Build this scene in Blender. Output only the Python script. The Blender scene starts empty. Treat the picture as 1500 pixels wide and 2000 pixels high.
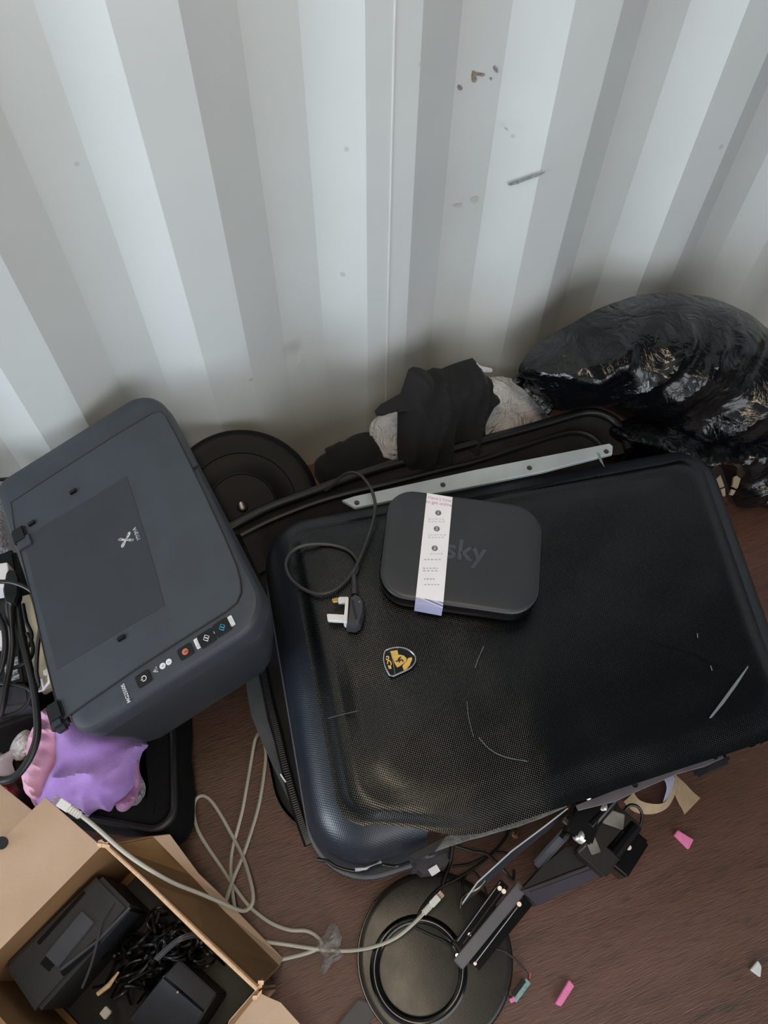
import bpy, bmesh, math, random
from mathutils import Vector as V, Matrix, noise
from mathutils.geometry import delaunay_2d_cdt
random.seed(7)
S = bpy.context.scene
COL = S.collection
# ------------------------------------------------------------------ camera
F = 1502.0; H = 1.35; PSI = math.radians(22); T = math.atan(905.3 / F)
d = V((math.sin(PSI)*math.sin(T), math.cos(PSI)*math.sin(T), -math.cos(T)))
_r = V((math.cos(PSI), -math.sin(PSI), 0)); _u = _r.cross(d)
_a = math.atan2(-23, 905)
R = math.cos(_a)*_r - math.sin(_a)*_u
U = math.sin(_a)*_r + math.cos(_a)*_u
CAM = V((0, 0, H))
cam = bpy.data.objects.new('camera', bpy.data.cameras.new('camera')); COL.objects.link(cam)
m = Matrix((R, U, -d)).transposed().to_4x4(); m.translation = CAM
cam.matrix_world = m
cam.data.sensor_fit = 'VERTICAL'; cam.data.sensor_height = 24; cam.data.lens = F/2000*24
cam.data.clip_start = 0.02
S.camera = cam
# ------------------------------------------------------------------ light
W_ = bpy.data.worlds.new('sky'); S.world = W_; W_.use_nodes = True
bgn = W_.node_tree.nodes['Background']; bgn.inputs[0].default_value = (0.72, 0.84, 1.0, 1); bgn.inputs[1].default_value = 3.0
def area(name, loc, target, sx, sy, energy, color, spread=180):
    l = bpy.data.lights.new(name, 'AREA'); l.shape = 'RECTANGLE'; l.size = sx; l.size_y = sy
    l.energy = energy; l.color = color; l.spread = math.radians(spread)
    o = bpy.data.objects.new(name, l); COL.objects.link(o); o.location = loc
    o.rotation_euler = (V(target)-V(loc)).to_track_quat('-Z', 'Y').to_euler()
    return o
area('doorway_daylight', (-4.2, -0.28, 1.2), (1, -0.28, 1.1), 2.25, 2.2, 116, (0.86, 0.93, 1.0))
area('ceiling_lamp', (-0.10, -0.10, 2.34), (-0.10, -0.09999, 0), 0.16, 1.5, 14, (1.0, 0.83, 0.60))
area('side_door_daylight', (0.5, -1.40, 1.05), (0.5, 0, .9), 1.8, 1.3, 22, (0.92, 0.95, 1.0))  # added soft fill behind the camera; the front wall has no opening there
S.view_settings.view_transform = 'Standard'; S.view_settings.look = 'None'
S.view_settings.gamma = 1; S.view_settings.use_curve_mapping = False
S.view_settings.exposure = 0.0
S.cycles.max_bounces = 8; S.cycles.use_denoising = True

# ------------------------------------------------------------------ pixel -> world helpers (points on real planes)
def ray(u, v): return d + R*((u-750)/F) + U*((1000-v)/F)
def P(u, v, z): r = ray(u, v); return CAM + r*((z-H)/r.z)
def PY(u, v, y): r = ray(u, v); return CAM + r*(y/r.y)
def PL(u, v, p0, n): r = ray(u, v); return CAM + r*((V(p0)-CAM).dot(n)/r.dot(n))
# ------------------------------------------------------------------ object helpers
WL = {}
def tag(o, label=None, cat=None, group=None, kind=None):
    if label: o['label'] = label
    if cat: o['category'] = cat
    if group: o['group'] = group
    if kind: o['kind'] = kind
    return o
def link(name, me, mat, parent=None, smooth=True, label=None):
    """mesh data in world coordinates -> object with its origin at the base of its bounds"""
    if isinstance(me, bmesh.types.BMesh):
        bm = me; me = bpy.data.meshes.new(name)
        bmesh.ops.recalc_face_normals(bm, faces=bm.faces)
        bm.to_mesh(me); bm.free()
    co = [v.co for v in me.vertices]
    o0 = V(((min(c.x for c in co)+max(c.x for c in co))/2, (min(c.y for c in co)+max(c.y for c in co))/2, min(c.z for c in co)))
    me.transform(Matrix.Translation(-o0))
    if mat is not None and not me.materials: me.materials.append(mat)
    o = bpy.data.objects.new(name, me); COL.objects.link(o)
    if smooth:
        me.shade_smooth()
        try: me.set_sharp_from_angle(angle=math.radians(38))
        except Exception: pass
    WL[o.name] = o0
    if parent is not None:
        o.parent = parent; o.location = o0 - WL[parent.name]
    else: o.location = o0
    if label: o['label'] = label
    return o
def thing(name, loc, label, cat, group=None):
    o = bpy.data.objects.new(name, None); o.empty_display_size = .03; COL.objects.link(o); o.location = loc
    WL[o.name] = V(loc); return tag(o, label, cat, group)
def catmull(pts, n=6, closed=False):
    out = []; N = len(pts)
    for i in range(N if closed else N-1):
        if closed: a, b, c, e = pts[(i-1) % N], pts[i], pts[(i+1) % N], pts[(i+2) % N]
        else: a, b, c, e = pts[max(i-1, 0)], pts[i], pts[i+1], pts[min(i+2, N-1)]
        for k in range(n):
            t = k/n
            out.append(0.5*((2*b)+(c-a)*t+(2*a-5*b+4*c-e)*t*t+(3*b-a-3*c+e)*t**3))
    if not closed: out.append(pts[-1])
    return out
def tube_bm(pts, r, seg=8, bm=None, closed=False, flat=1.0):
    bm = bm or bmesh.new(); rings = []; up = V((0, 0, 1)); N = len(pts)
    prev = None
    for i, p in enumerate(pts):
        a = pts[(i-1) % N] if (closed or i > 0) else p
        b = pts[(i+1) % N] if (closed or i < N-1) else p
        t = (b-a)
        if t.length < 1e-9: t = V((1, 0, 0))
        t.normalize()
        if prev is None:
            x = t.cross(up)
            if x.length < .1: x = t.cross(V((1, 0, 0)))
        else: x = prev - t*prev.dot(t)
        if x.length < 1e-6: x = t.orthogonal()
        x.normalize(); prev = x; y = t.cross(x)
        rr = r[i] if isinstance(r, (list, tuple)) else r
        rings.append([bm.verts.new(p + x*rr*math.cos(2*math.pi*k/seg) + y*rr*flat*math.sin(2*math.pi*k/seg)) for k in range(seg)])
    for i in range(N if closed else N-1):
        A, B = rings[i], rings[(i+1) % N]
        for k in range(seg): bm.faces.new((A[k], A[(k+1) % seg], B[(k+1) % seg], B[k]))
    if not closed: bm.faces.new(rings[0][::-1]); bm.faces.new(rings[-1])
    return bm
def cable(name, px, r, mat, parent=None, n=7, seg=10, label=None, flat=1.0):
    return link(name, tube_bm(catmull([P(*q) for q in px], n), r, seg, flat=flat), mat, parent, label=label)
def loft(rings, bm=None, cap0=True, cap1=True):
    bm = bm or bmesh.new(); vr = [[bm.verts.new(p) for p in r] for r in rings]; n = len(rings[0])
    for A, B in zip(vr, vr[1:]):
        for k in range(n): bm.faces.new((A[k], A[(k+1) % n], B[(k+1) % n], B[k]))
    if cap0: bm.faces.new(vr[0][::-1])
    if cap1: bm.faces.new(vr[-1])
    return bm
def round_poly(c, rad, n=7):
    """corners (2D/3D list) rounded with radius list"""
    out = []; N = len(c)
    for i in range(N):
        p, a, b = c[i], c[i-1], c[(i+1) % N]
        r = rad[i] if isinstance(rad, (list, tuple)) else rad
        da = (a-p).normalized(); db = (b-p).normalized()
        ang = da.angle(db); t = r/math.tan(ang/2)
        t = min(t, (a-p).length*.49, (b-p).length*.49)
        s, e = p+da*t, p+db*t
        for k in range(n+1):
            q = k/n
            out.append(s*(1-q)**2 + p*2*q*(1-q) + e*q*q if ang > 2.6 else _arc(p, da, db, t, ang, q))
    return out
def _arc(p, da, db, t, ang, q):
    bis = (da+db).normalized(); c = p + bis*(t/math.cos(ang/2)); r = t*math.tan(ang/2)
    a0 = (p+da*t)-c; a1 = (p+db*t)-c
    w = a0.angle(a1)
    if w < 1e-5: return c+a0
    return c + (a0*math.sin((1-q)*w)+a1*math.sin(q*w))/math.sin(w)
def inset(pts, dd):
    """move each point of a ring inward by dd in its own plane (xy-ish)"""
    N = len(pts); cen = sum(pts, V((0, 0, 0)))/N; out = []
    nrm = V((0, 0, 0))
    for i in range(N): nrm += (pts[i]-cen).cross(pts[(i+1) % N]-cen)
    nrm.normalize()
    for i in range(N):
        t = (pts[(i+1) % N]-pts[i-1])
        if t.length < 1e-9: t = pts[(i+2) % N]-pts[i-2]
        t.normalize(); out.append(pts[i] + nrm.cross(t)*dd)
    return out
def slab(name, pts, n, h0, h1, mat, parent=None, bev=0.0, label=None, smooth=True):
    n = V(n)
    rings = [[p+n*h0 for p in pts]]
    if bev: rings += [[p+n*(h1-bev) for p in pts], [p+n*h1 for p in inset(pts, bev)]]
    else: rings += [[p+n*h1 for p in pts]]
    return link(name, loft(rings), mat, parent, label=label, smooth=smooth)
def box_bm(c, ax, ay, az, bev=0.0, bm=None):
    bm = bm or bmesh.new(); c = V(c); vs = []
    for k in (-1, 1):
        for j in (-1, 1):
            for i in (-1, 1): vs.append(bm.verts.new(c+V(ax)*i+V(ay)*j+V(az)*k))
    fs = [bm.faces.new([vs[q] for q in f]) for f in ((0, 2, 3, 1), (4, 5, 7, 6), (0, 1, 5, 4), (2, 6, 7, 3), (0, 4, 6, 2), (1, 3, 7, 5))]
    if bev:
        es = {e for f in fs for e in f.edges}
        bmesh.ops.bevel(bm, geom=list(es), offset=bev, segments=2, affect='EDGES')
    return bm
def cyl_bm(a, b, r, seg=20, bm=None):
    a, b = V(a), V(b); return tube_bm([a, a.lerp(b, .5), b], r, seg, bm)
def px_box(name, quad, z0, z1, mat, parent=None, bev=.002, label=None):
    top = [P(u, v, z1) for u, v in quad]
    base = [V((p.x, p.y, z0)) for p in top]
    bm = bmesh.new(); vs = [bm.verts.new(p) for p in base+top]
    n = len(top)
    fs = [bm.faces.new(vs[:n][::-1]), bm.faces.new(vs[n:])]
    for i in range(n): fs.append(bm.faces.new((vs[i], vs[(i+1) % n], vs[n+(i+1) % n], vs[n+i])))
    if bev: bmesh.ops.bevel(bm, geom=list({e for f in fs for e in f.edges}), offset=bev, segments=2, affect='EDGES')
    return link(name, bm, mat, parent, label=label)
def lathe_bm(c, axis, prof, seg=48):
    axis = V(axis).normalized(); x = axis.orthogonal().normalized(); y = axis.cross(x)
    rings = [[V(c)+axis*h+(x*math.cos(2*math.pi*k/seg)+y*math.sin(2*math.pi*k/seg))*r for k in range(seg)] for r, h in prof]
    return loft(rings)
def text(name, body, o, xdir, ydir, size, mat, parent, bold=0.0, label=None, align='CENTER', shear=0):
    """flat lettering lying on a surface"""
    cu = bpy.data.curves.new(name, 'FONT'); cu.body = body; cu.size = 1; cu.align_x = align; cu.align_y = 'CENTER'
    cu.offset = bold; cu.extrude = .01; cu.shear = shear; cu.resolution_u = 3
    t = bpy.data.objects.new(name, cu); COL.objects.link(t)
    bpy.context.view_layer.update()
    me = bpy.data.meshes.new_from_object(t.evaluated_get(bpy.context.evaluated_depsgraph_get()))
    bpy.data.objects.remove(t)
    x = V(xdir).normalized(); y = V(ydir); y = (y-x*y.dot(x)).normalized(); z = x.cross(y)
    M_ = Matrix((x*size, y*size, z*size)).transposed().to_4x4(); M_.translation = V(o)
    me.transform(M_); me.materials.clear()
    return link(name, me, mat, parent, smooth=False, label=label)
def heap(name, px, anchors, thick, mat, parent=None, edge=.05, step=.008, back=.35, fold=.012, fscale=9, dirn=None, stretch=3.0, crease=0.0, cscale=14, label=None, smooth_outline=True, seed=0, zmin=.004, ymax=.876, power=2.0):
    """a soft body (garment, bag): the outline lies in a real plane, the front swells out of it with folds"""
    A = [P(u, v, q) if k == 'z' else PY(u, v, q) for (u, v, k, q) in anchors]
    n = (A[1]-A[0]).cross(A[2]-A[0]).normalized()
    if n.dot(CAM-A[0]) < 0: n = -n
    e1 = (A[1]-A[0]).normalized(); e2 = n.cross(e1); o = A[0]
    ol = []
    for u, v in px:
        p = PL(u, v, o, n)-o; ol.append(V((p.dot(e1), p.dot(e2))))
    if smooth_outline: ol = catmull([V((p.x, p.y, 0)) for p in ol], 4, True); ol = [V((p.x, p.y)) for p in ol]
    N = len(ol)
    def dist(q):
        best = 1e9
        for i in range(N):
            a, b = ol[i], ol[(i+1) % N]; ab = b-a; L = ab.length_squared
            t = 0 if L == 0 else max(0, min(1, (q-a).dot(ab)/L))
            best = min(best, (q-(a+ab*t)).length_squared)
        return math.sqrt(best)
    def inside(q):
        c = False
        for i in range(N):
            a, b = ol[i], ol[i-1]
            if (a.y > q.y) != (b.y > q.y) and q.x < (b.x-a.x)*(q.y-a.y)/(b.y-a.y)+a.x: c = not c
        return c
    x0, x1 = min(p.x for p in ol), max(p.x for p in ol); y0, y1 = min(p.y for p in ol), max(p.y for p in ol)
    pts = list(ol); ds = [0.0]*N; rnd = random.Random(seed)
    y = y0; row = 0
    while y < y1:
        x = x0+(row % 2)*step/2
        while x < x1:
            q = V((x+rnd.uniform(-.2, .2)*step, y+rnd.uniform(-.2, .2)*step))
            if inside(q):
                dd = dist(q)
                if dd > step*.45: pts.append(q); ds.append(dd)
            x += step
        y += step*.87; row += 1
    res = delaunay_2d_cdt(pts, [(i, (i+1) % N) for i in range(N)], [], 1, 1e-6)
    vo, fo, orig = res[0], res[2], res[3]
    dmap = []
    for i, q in enumerate(vo): dmap.append(ds[orig[i][0]] if orig[i] else dist(q))
    dv = V((math.cos(math.radians(dirn or 0)), math.sin(math.radians(dirn or 0)))); dp = V((-dv.y, dv.x))
    bm = bmesh.new(); fv = []; bv = []
    for q, dd in zip(vo, dmap):
        t = min(1, dd/edge); prof = (1-(1-t)**power)**(1/power)
        nz = V((q.dot(dv)*fscale/stretch, q.dot(dp)*fscale, seed*3.1))
        wv = noise.noise(nz)+.5*noise.noise(nz*2.1)
        f = fold*(1-abs(wv)*2.2)*min(1, t*2+.15)
        if crease:
            c3 = V((q.x*cscale, q.y*cscale, seed*1.7))
            f += crease*(noise.ridged_multi_fractal(c3, .9, 2.2, 4, .9, 2.0)-1.0)*min(1, t*2)
        h = thick*prof + f*(1 if dd > 1e-6 else 0)
        p = o+e1*q.x+e2*q.y
        pf = p+n*h
        pf.z = max(zmin, pf.z); pf.y = min(ymax, pf.y)
        fv.append(bm.verts.new(pf))
        if dd < 1e-6: bv.append(fv[-1])
        else:
            pb = p-n*thick*back*prof; pb.z = max(zmin, pb.z); pb.y = min(ymax, pb.y); bv.append(bm.verts.new(pb))
    for f in fo:
        try: bm.faces.new([fv[i] for i in f])
        except ValueError: pass
        if any(fv[i] is not bv[i] for i in f):
            try: bm.faces.new([bv[i] for i in f][::-1])
            except ValueError: pass
    return link(name, bm, mat, parent, label=label)

# ------------------------------------------------------------------ materials
def srgb(*c): return tuple(((x/255)/12.92 if x/255 <= .04045 else ((x/255+.055)/1.055)**2.4) for x in c)+(1,)
def MT(name, col, rough=.5, metal=0.0, col2=None, nscale=8, nmix=.5, bump=0.0, bscale=60, stretch=None, spec=.5, coat=0.0, trans=0.0, alpha=1.0, sheen=0.0, detail=5, sss=0, rvar=0.0):
    m = bpy.data.materials.new(name); m.use_nodes = True; nt = m.node_tree; N = nt.nodes; L = nt.links
    b = N['Principled BSDF']; b.inputs['Roughness'].default_value = rough; b.inputs['Metallic'].default_value = metal
    b.inputs['Specular IOR Level'].default_value = spec; b.inputs['Coat Weight'].default_value = coat
    b.inputs['Transmission Weight'].default_value = trans; b.inputs['Alpha'].default_value = alpha
    b.inputs['Sheen Weight'].default_value = sheen
    tc = N.new('ShaderNodeTexCoord'); mp = N.new('ShaderNodeMapping'); L.new(tc.outputs['Object'], mp.inputs[0])
    if stretch: mp.inputs['Scale'].default_value = stretch
    c2 = col2 or tuple(x*.8 for x in col[:3])+(1,)
    n1 = N.new('ShaderNodeTexNoise'); n1.inputs['Scale'].default_value = nscale; n1.inputs['Detail'].default_value = detail
    L.new(mp.outputs[0], n1.inputs['Vector'])
    rp = N.new('ShaderNodeValToRGB'); rp.color_ramp.elements[0].position = .5-nmix*.3; rp.color_ramp.elements[1].position = .5+nmix*.3
    rp.color_ramp.elements[0].color = col; rp.color_ramp.elements[1].color = c2
    L.new(n1.outputs[0], rp.inputs[0]); L.new(rp.outputs[0], b.inputs['Base Color'])
    if rvar:
        mr = N.new('ShaderNodeMapRange'); mr.inputs[3].default_value = rough-rvar; mr.inputs[4].default_value = rough+rvar
        mr.inputs[1].default_value = .3; mr.inputs[2].default_value = .7
        L.new(n1.outputs[0], mr.inputs[0]); L.new(mr.outputs[0], b.inputs['Roughness'])
    if bump:
        n2 = N.new('ShaderNodeTexNoise'); n2.inputs['Scale'].default_value = bscale; n2.inputs['Detail'].default_value = 4
        L.new(mp.outputs[0], n2.inputs['Vector']); bp = N.new('ShaderNodeBump'); bp.inputs['Strength'].default_value = bump; bp.inputs['Distance'].default_value = .002
        L.new(n2.outputs[0], bp.inputs['Height']); L.new(bp.outputs[0], b.inputs['Normal'])
    return m
def node(m, t): return m.node_tree.nodes.new(t)

M = {}
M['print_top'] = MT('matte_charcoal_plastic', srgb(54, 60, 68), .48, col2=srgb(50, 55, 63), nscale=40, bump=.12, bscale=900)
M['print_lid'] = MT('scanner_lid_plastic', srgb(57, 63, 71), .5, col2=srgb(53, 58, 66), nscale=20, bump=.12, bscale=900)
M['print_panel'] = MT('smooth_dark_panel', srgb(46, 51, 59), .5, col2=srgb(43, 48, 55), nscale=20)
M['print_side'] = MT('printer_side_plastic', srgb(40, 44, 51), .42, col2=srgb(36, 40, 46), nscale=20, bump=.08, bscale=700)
M['blk'] = MT('black_plastic', srgb(20, 21, 24), .4, spec=.35, col2=srgb(18, 19, 21), nscale=30)
M['blk_gloss'] = MT('glossy_black_plastic', srgb(12, 12, 14), .16, col2=srgb(10, 10, 12), nscale=20)
M['blk_matte'] = MT('matt_black_plastic', srgb(20, 21, 23), .6, col2=srgb(15, 16, 18), nscale=30)
M['cord'] = MT('black_cable_rubber', srgb(24, 24, 27), .38, col2=srgb(18, 18, 20), nscale=30)
M['cord_grey'] = MT('dark_grey_cable', srgb(62, 60, 62), .35, col2=srgb(50, 49, 52), nscale=30)
M['cloth_blk'] = MT('black_cotton', srgb(21, 19, 22), .9, col2=srgb(15, 14, 16), nscale=18, bump=.3, bscale=350, sheen=.04)
M['bagfab'] = MT('black_woven_fabric', srgb(13, 13, 15), .9, spec=.2, col2=srgb(9, 9, 11), nscale=30, bump=.3, bscale=500)
M['purple'] = MT('lilac_fleece', srgb(168, 132, 205), .85, col2=srgb(150, 112, 190), nscale=22, bump=.3, bscale=400, sheen=.3)
M['pink'] = MT('pink_cotton', srgb(224, 168, 196), .85, col2=srgb(206, 148, 178), nscale=22, bump=.3, bscale=400, sheen=.2)
M['mauve'] = MT('mauve_knit', srgb(172, 122, 165), .85, col2=srgb(150, 104, 146), nscale=30, bump=.5, bscale=300, sheen=.2)
M['white_cloth'] = MT('white_tissue', srgb(212, 206, 214), .8, col2=srgb(190, 184, 194), nscale=14, bump=.4, bscale=90)
M['red_cloth'] = MT('dark_red_plaid', srgb(120, 22, 30), .85, col2=srgb(26, 14, 18), nscale=26, nmix=.15, bump=.3, bscale=300)
M['beige'] = MT('beige_card', srgb(190, 178, 156), .7, col2=srgb(176, 163, 140), nscale=14)
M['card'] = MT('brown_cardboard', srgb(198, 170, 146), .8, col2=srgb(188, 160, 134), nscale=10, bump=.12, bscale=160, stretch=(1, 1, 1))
M['card_in'] = MT('cardboard_inside', srgb(140, 106, 70), .85, col2=srgb(124, 94, 62), nscale=9, bump=.15, bscale=160)  # cardboard colour darkened for the shade inside the box and on its flap
M['card_edge'] = MT('cardboard_cut_edge', srgb(226, 190, 156), .8, col2=srgb(206, 168, 134), nscale=200)
M['alu'] = MT('brushed_aluminium', srgb(186, 192, 194), .42, .35, col2=srgb(166, 173, 175), nscale=10, bump=.06, bscale=200)
M['alu_dull'] = MT('dull_grey_metal', srgb(112, 106, 112), .5, .3, col2=srgb(92, 86, 92), nscale=14, bump=.1, bscale=120)
M['chrome'] = MT('chrome', srgb(225, 225, 225), .12, 1, col2=srgb(200, 200, 202), nscale=12)
M['steel'] = MT('grey_steel', srgb(150, 150, 155), .3, .9, col2=srgb(120, 120, 125), nscale=30)
M['rivet'] = MT('rivet_hole_metal', srgb(86, 78, 70), .5, .6, col2=srgb(60, 54, 48), nscale=90)
M['felt'] = MT('grey_torn_felt', srgb(112, 112, 110), .95, col2=srgb(88, 88, 87), nscale=60, bump=.8, bscale=260)
M['shell_grey'] = MT('bare_shell_grey', srgb(176, 178, 184), .6, col2=srgb(150, 152, 158), nscale=60)
M['lining'] = MT('grey_suitcase_cloth', srgb(74, 78, 82), .7, col2=srgb(62, 66, 70), nscale=16, bump=.25, bscale=600)
M['fabric_dark'] = MT('dark_lining_fabric', srgb(38, 35, 37), .85, col2=srgb(22, 20, 22), nscale=12, bump=.4, bscale=160)
M['piping'] = MT('black_piping', srgb(24, 25, 28), .38, col2=srgb(18, 19, 21), nscale=30)
M['piping_grey'] = MT('grey_piping', srgb(92, 93, 98), .5, col2=srgb(80, 81, 86), nscale=30)
M['zip'] = MT('zip_teeth', srgb(40, 42, 48), .38, col2=srgb(30, 31, 36), nscale=30)
M['white_pl'] = MT('white_plastic', srgb(236, 236, 238), .4, col2=srgb(226, 226, 228), nscale=20)
M['label'] = MT('white_paper_label', srgb(250, 248, 252), .55, col2=srgb(244, 242, 248), nscale=10)
M['label_side'] = MT('pale_lilac_paper', srgb(206, 206, 236), .55, col2=srgb(198, 198, 228), nscale=10)
M['tealm'] = MT('teal_ink', srgb(60, 160, 190), .5)
M['orange'] = MT('orange_ink', srgb(205, 110, 85), .5)
M['ink_pink'] = MT('pink_ink', srgb(228, 170, 206), .6)
M['ink_faint'] = MT('faint_lilac_ink', srgb(226, 222, 240), .6)
M['ink_grey'] = MT('grey_ink', srgb(120, 120, 124), .6)
M['ink_lt'] = MT('light_grey_ink', srgb(176, 176, 186), .6)
M['ink_white'] = MT('white_ink', srgb(226, 228, 232), .55)
M['silver_ink'] = MT('silver_print', srgb(205, 208, 210), .35, .3, col2=srgb(120, 124, 128), nscale=220, nmix=.3)
M['router'] = MT('router_satin_black', srgb(48, 50, 55), .42, col2=srgb(44, 46, 50), nscale=12, bump=.04, bscale=600, rvar=.04)
M['logo'] = MT('glossy_grey_logo', srgb(70, 73, 80), .22, col2=srgb(64, 67, 74), nscale=12)
M['yellow'] = MT('gold_enamel', srgb(226, 186, 96), .3, col2=srgb(212, 170, 84), nscale=30, coat=.6)
M['ethernet'] = MT('grey_white_cable', srgb(196, 193, 184), .42, col2=srgb(182, 178, 166), nscale=6)
M['clearpl'] = MT('clear_plastic', srgb(235, 232, 238), .12, trans=.85)
M['brass'] = MT('brass', srgb(200, 170, 110), .25, 1)
M['foam'] = MT('pink_foam', srgb(232, 132, 180), .8, col2=srgb(220, 118, 168), nscale=60, bump=.4, bscale=500)
M['chip'] = MT('pale_grey_chip', srgb(205, 208, 206), .5)
M['tape'] = MT('cream_masking_tape', srgb(226, 204, 172), .65, col2=srgb(216, 192, 158), nscale=40, bump=.1, bscale=300)
M['tape_in'] = MT('white_tape_back', srgb(222, 224, 246), .6)
M['pcb'] = MT('teal_circuit_board', srgb(150, 185, 185), .4, col2=srgb(110, 150, 150), nscale=200)
M['copper'] = MT('copper_wire', srgb(190, 100, 80), .4)
M['dkgrey'] = MT('dark_grey_plastic', srgb(58, 58, 66), .45, col2=srgb(50, 50, 58), nscale=20)
M['midgrey'] = MT('mid_grey_metal_bar', srgb(98, 98, 106), .42, .2, col2=srgb(88, 88, 96), nscale=20)
M['hinge_grey'] = MT('dull_hinge_pad', srgb(150, 146, 140), .5, .2, col2=srgb(100, 98, 96), nscale=20)
M['device'] = MT('black_device_plastic', srgb(42, 45, 50), .5, col2=srgb(34, 36, 41), nscale=12, bump=.15, bscale=500)
M['device_lt'] = MT('worn_blue_black_plastic', srgb(66, 70, 80), .5, col2=srgb(56, 60, 70), nscale=16, bump=.15, bscale=500)
M['nut'] = MT('bright_nut', srgb(245, 242, 236), .32, .8, col2=srgb(235, 230, 222), nscale=30)  # near-white colour carries the highlights on the hinge nuts
M['screw'] = MT('worn_brass_screw', srgb(150, 126, 92), .35, .7, col2=srgb(96, 76, 54), nscale=120, bump=.5, bscale=400)
# glossy disc
M['tub'] = MT('dark_tub_plastic', srgb(12, 13, 15), .45, spec=.15, col2=srgb(15, 16, 18), nscale=10, bump=.05, bscale=300)
M['disc'] = MT('satin_black_disc', srgb(40, 39, 37), .3, col2=srgb(36, 35, 33), nscale=24, bump=.06, bscale=500, rvar=.05)
# polythene bags: tight creases
def poly(name, col, rough, alpha=1.0, trans=0.0, bs=1.0, sc=1.0):
    m = MT(name, col, rough, col2=tuple(x*.8 for x in col[:3])+(1,), nscale=10, trans=trans, spec=.6)
    nt = m.node_tree; L = nt.links; b = nt.nodes['Principled BSDF']; tc = nt.nodes['Texture Coordinate']
    n1 = node(m, 'ShaderNodeTexNoise'); n1.inputs['Scale'].default_value = 16*sc; n1.inputs['Detail'].default_value = 6; n1.inputs['Distortion'].default_value = 1.4
    v1 = node(m, 'ShaderNodeTexVoronoi'); v1.feature = 'DISTANCE_TO_EDGE'; v1.inputs['Scale'].default_value = 24*sc
    mx = node(m, 'ShaderNodeMixRGB'); mx.inputs[0].default_value = .12
    L.new(tc.outputs['Object'], mx.inputs[1]); L.new(n1.outputs['Color'], mx.inputs[2]); L.new(mx.outputs[0], v1.inputs['Vector'])
    L.new(tc.outputs['Object'], n1.inputs['Vector'])
    b1 = node(m, 'ShaderNodeBump'); b1.inputs['Strength'].default_value = .7*bs; b1.inputs['Distance'].default_value = .012
    b2 = node(m, 'ShaderNodeBump'); b2.inputs['Strength'].default_value = .8*bs; b2.inputs['Distance'].default_value = .01
    L.new(n1.outputs[0], b1.inputs['Height']); L.new(v1.outputs['Distance'], b2.inputs['Height']); L.new(b1.outputs[0], b2.inputs['Normal'])
    L.new(b2.outputs[0], b.inputs['Normal'])
    return m
M['binbag'] = poly('black_polythene', srgb(9, 10, 13), .16, bs=.5, sc=.8)
M['clearbag'] = poly('milky_polythene', srgb(222, 219, 222), .25, bs=1.0, sc=1.2)
M['silverbag'] = poly('silvery_polythene', srgb(150, 148, 158), .25, sc=1.3)
M['film'] = poly('clear_film', srgb(225, 220, 220), .12, alpha=.3, sc=3)
M['film'].node_tree.nodes['Principled BSDF'].inputs['Alpha'].default_value = .42; M['film'].node_tree.nodes['Principled BSDF'].inputs['Specular IOR Level'].default_value = 1.0
# suitcase shell: fine pressed weave under gloss lacquer
def shell_mat(name, col, rough, k, sc=1420, dist=.0012):
    m = MT(name, col, rough, col2=tuple(x*.85 for x in col[:3])+(1,), nscale=6, spec=.45, rvar=.03)
    nt = m.node_tree; L = nt.links; b = nt.nodes['Principled BSDF']; tc = nt.nodes['Texture Coordinate']
    mp = node(m, 'ShaderNodeMapping'); mp.inputs['Rotation'].default_value = (0, 0, math.radians(38)); L.new(tc.outputs['Object'], mp.inputs[0])
    w1 = node(m, 'ShaderNodeTexWave'); w1.inputs['Scale'].default_value = sc/20; w1.bands_direction = 'X'; w1.inputs['Distortion'].default_value = .15
    w2 = node(m, 'ShaderNodeTexWave'); w2.inputs['Scale'].default_value = sc/20; w2.bands_direction = 'Y'; w2.inputs['Distortion'].default_value = .15
    L.new(mp.outputs[0], w1.inputs[0]); L.new(mp.outputs[0], w2.inputs[0])
    mu = node(m, 'ShaderNodeMath'); mu.operation = 'MULTIPLY'; L.new(w1.outputs[1], mu.inputs[0]); L.new(w2.outputs[1], mu.inputs[1])
    nz = node(m, 'ShaderNodeTexNoise'); nz.inputs['Scale'].default_value = 5; nz.inputs['Detail'].default_value = 2; L.new(tc.outputs['Object'], nz.inputs['Vector'])
    b0 = node(m, 'ShaderNodeBump'); b0.inputs['Strength'].default_value = .35; b0.inputs['Distance'].default_value = .02
    L.new(nz.outputs[0], b0.inputs['Height'])
    bp = node(m, 'ShaderNodeBump'); bp.inputs['Strength'].default_value = k; bp.inputs['Distance'].default_value = dist
    L.new(mu.outputs[0], bp.inputs['Height']); L.new(b0.outputs[0], bp.inputs['Normal']); L.new(bp.outputs[0], b.inputs['Normal'])
    return m
M['shell'] = shell_mat('black_textured_shell', srgb(9, 11, 14), .15, .6, 2350, .00036)
M['shell_side'] = shell_mat('shell_wall_ribbed', srgb(33, 38, 46), .32, .5, 2350, .00034)  # base colour raised towards blue to carry the daylight sheen on the wall
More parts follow.
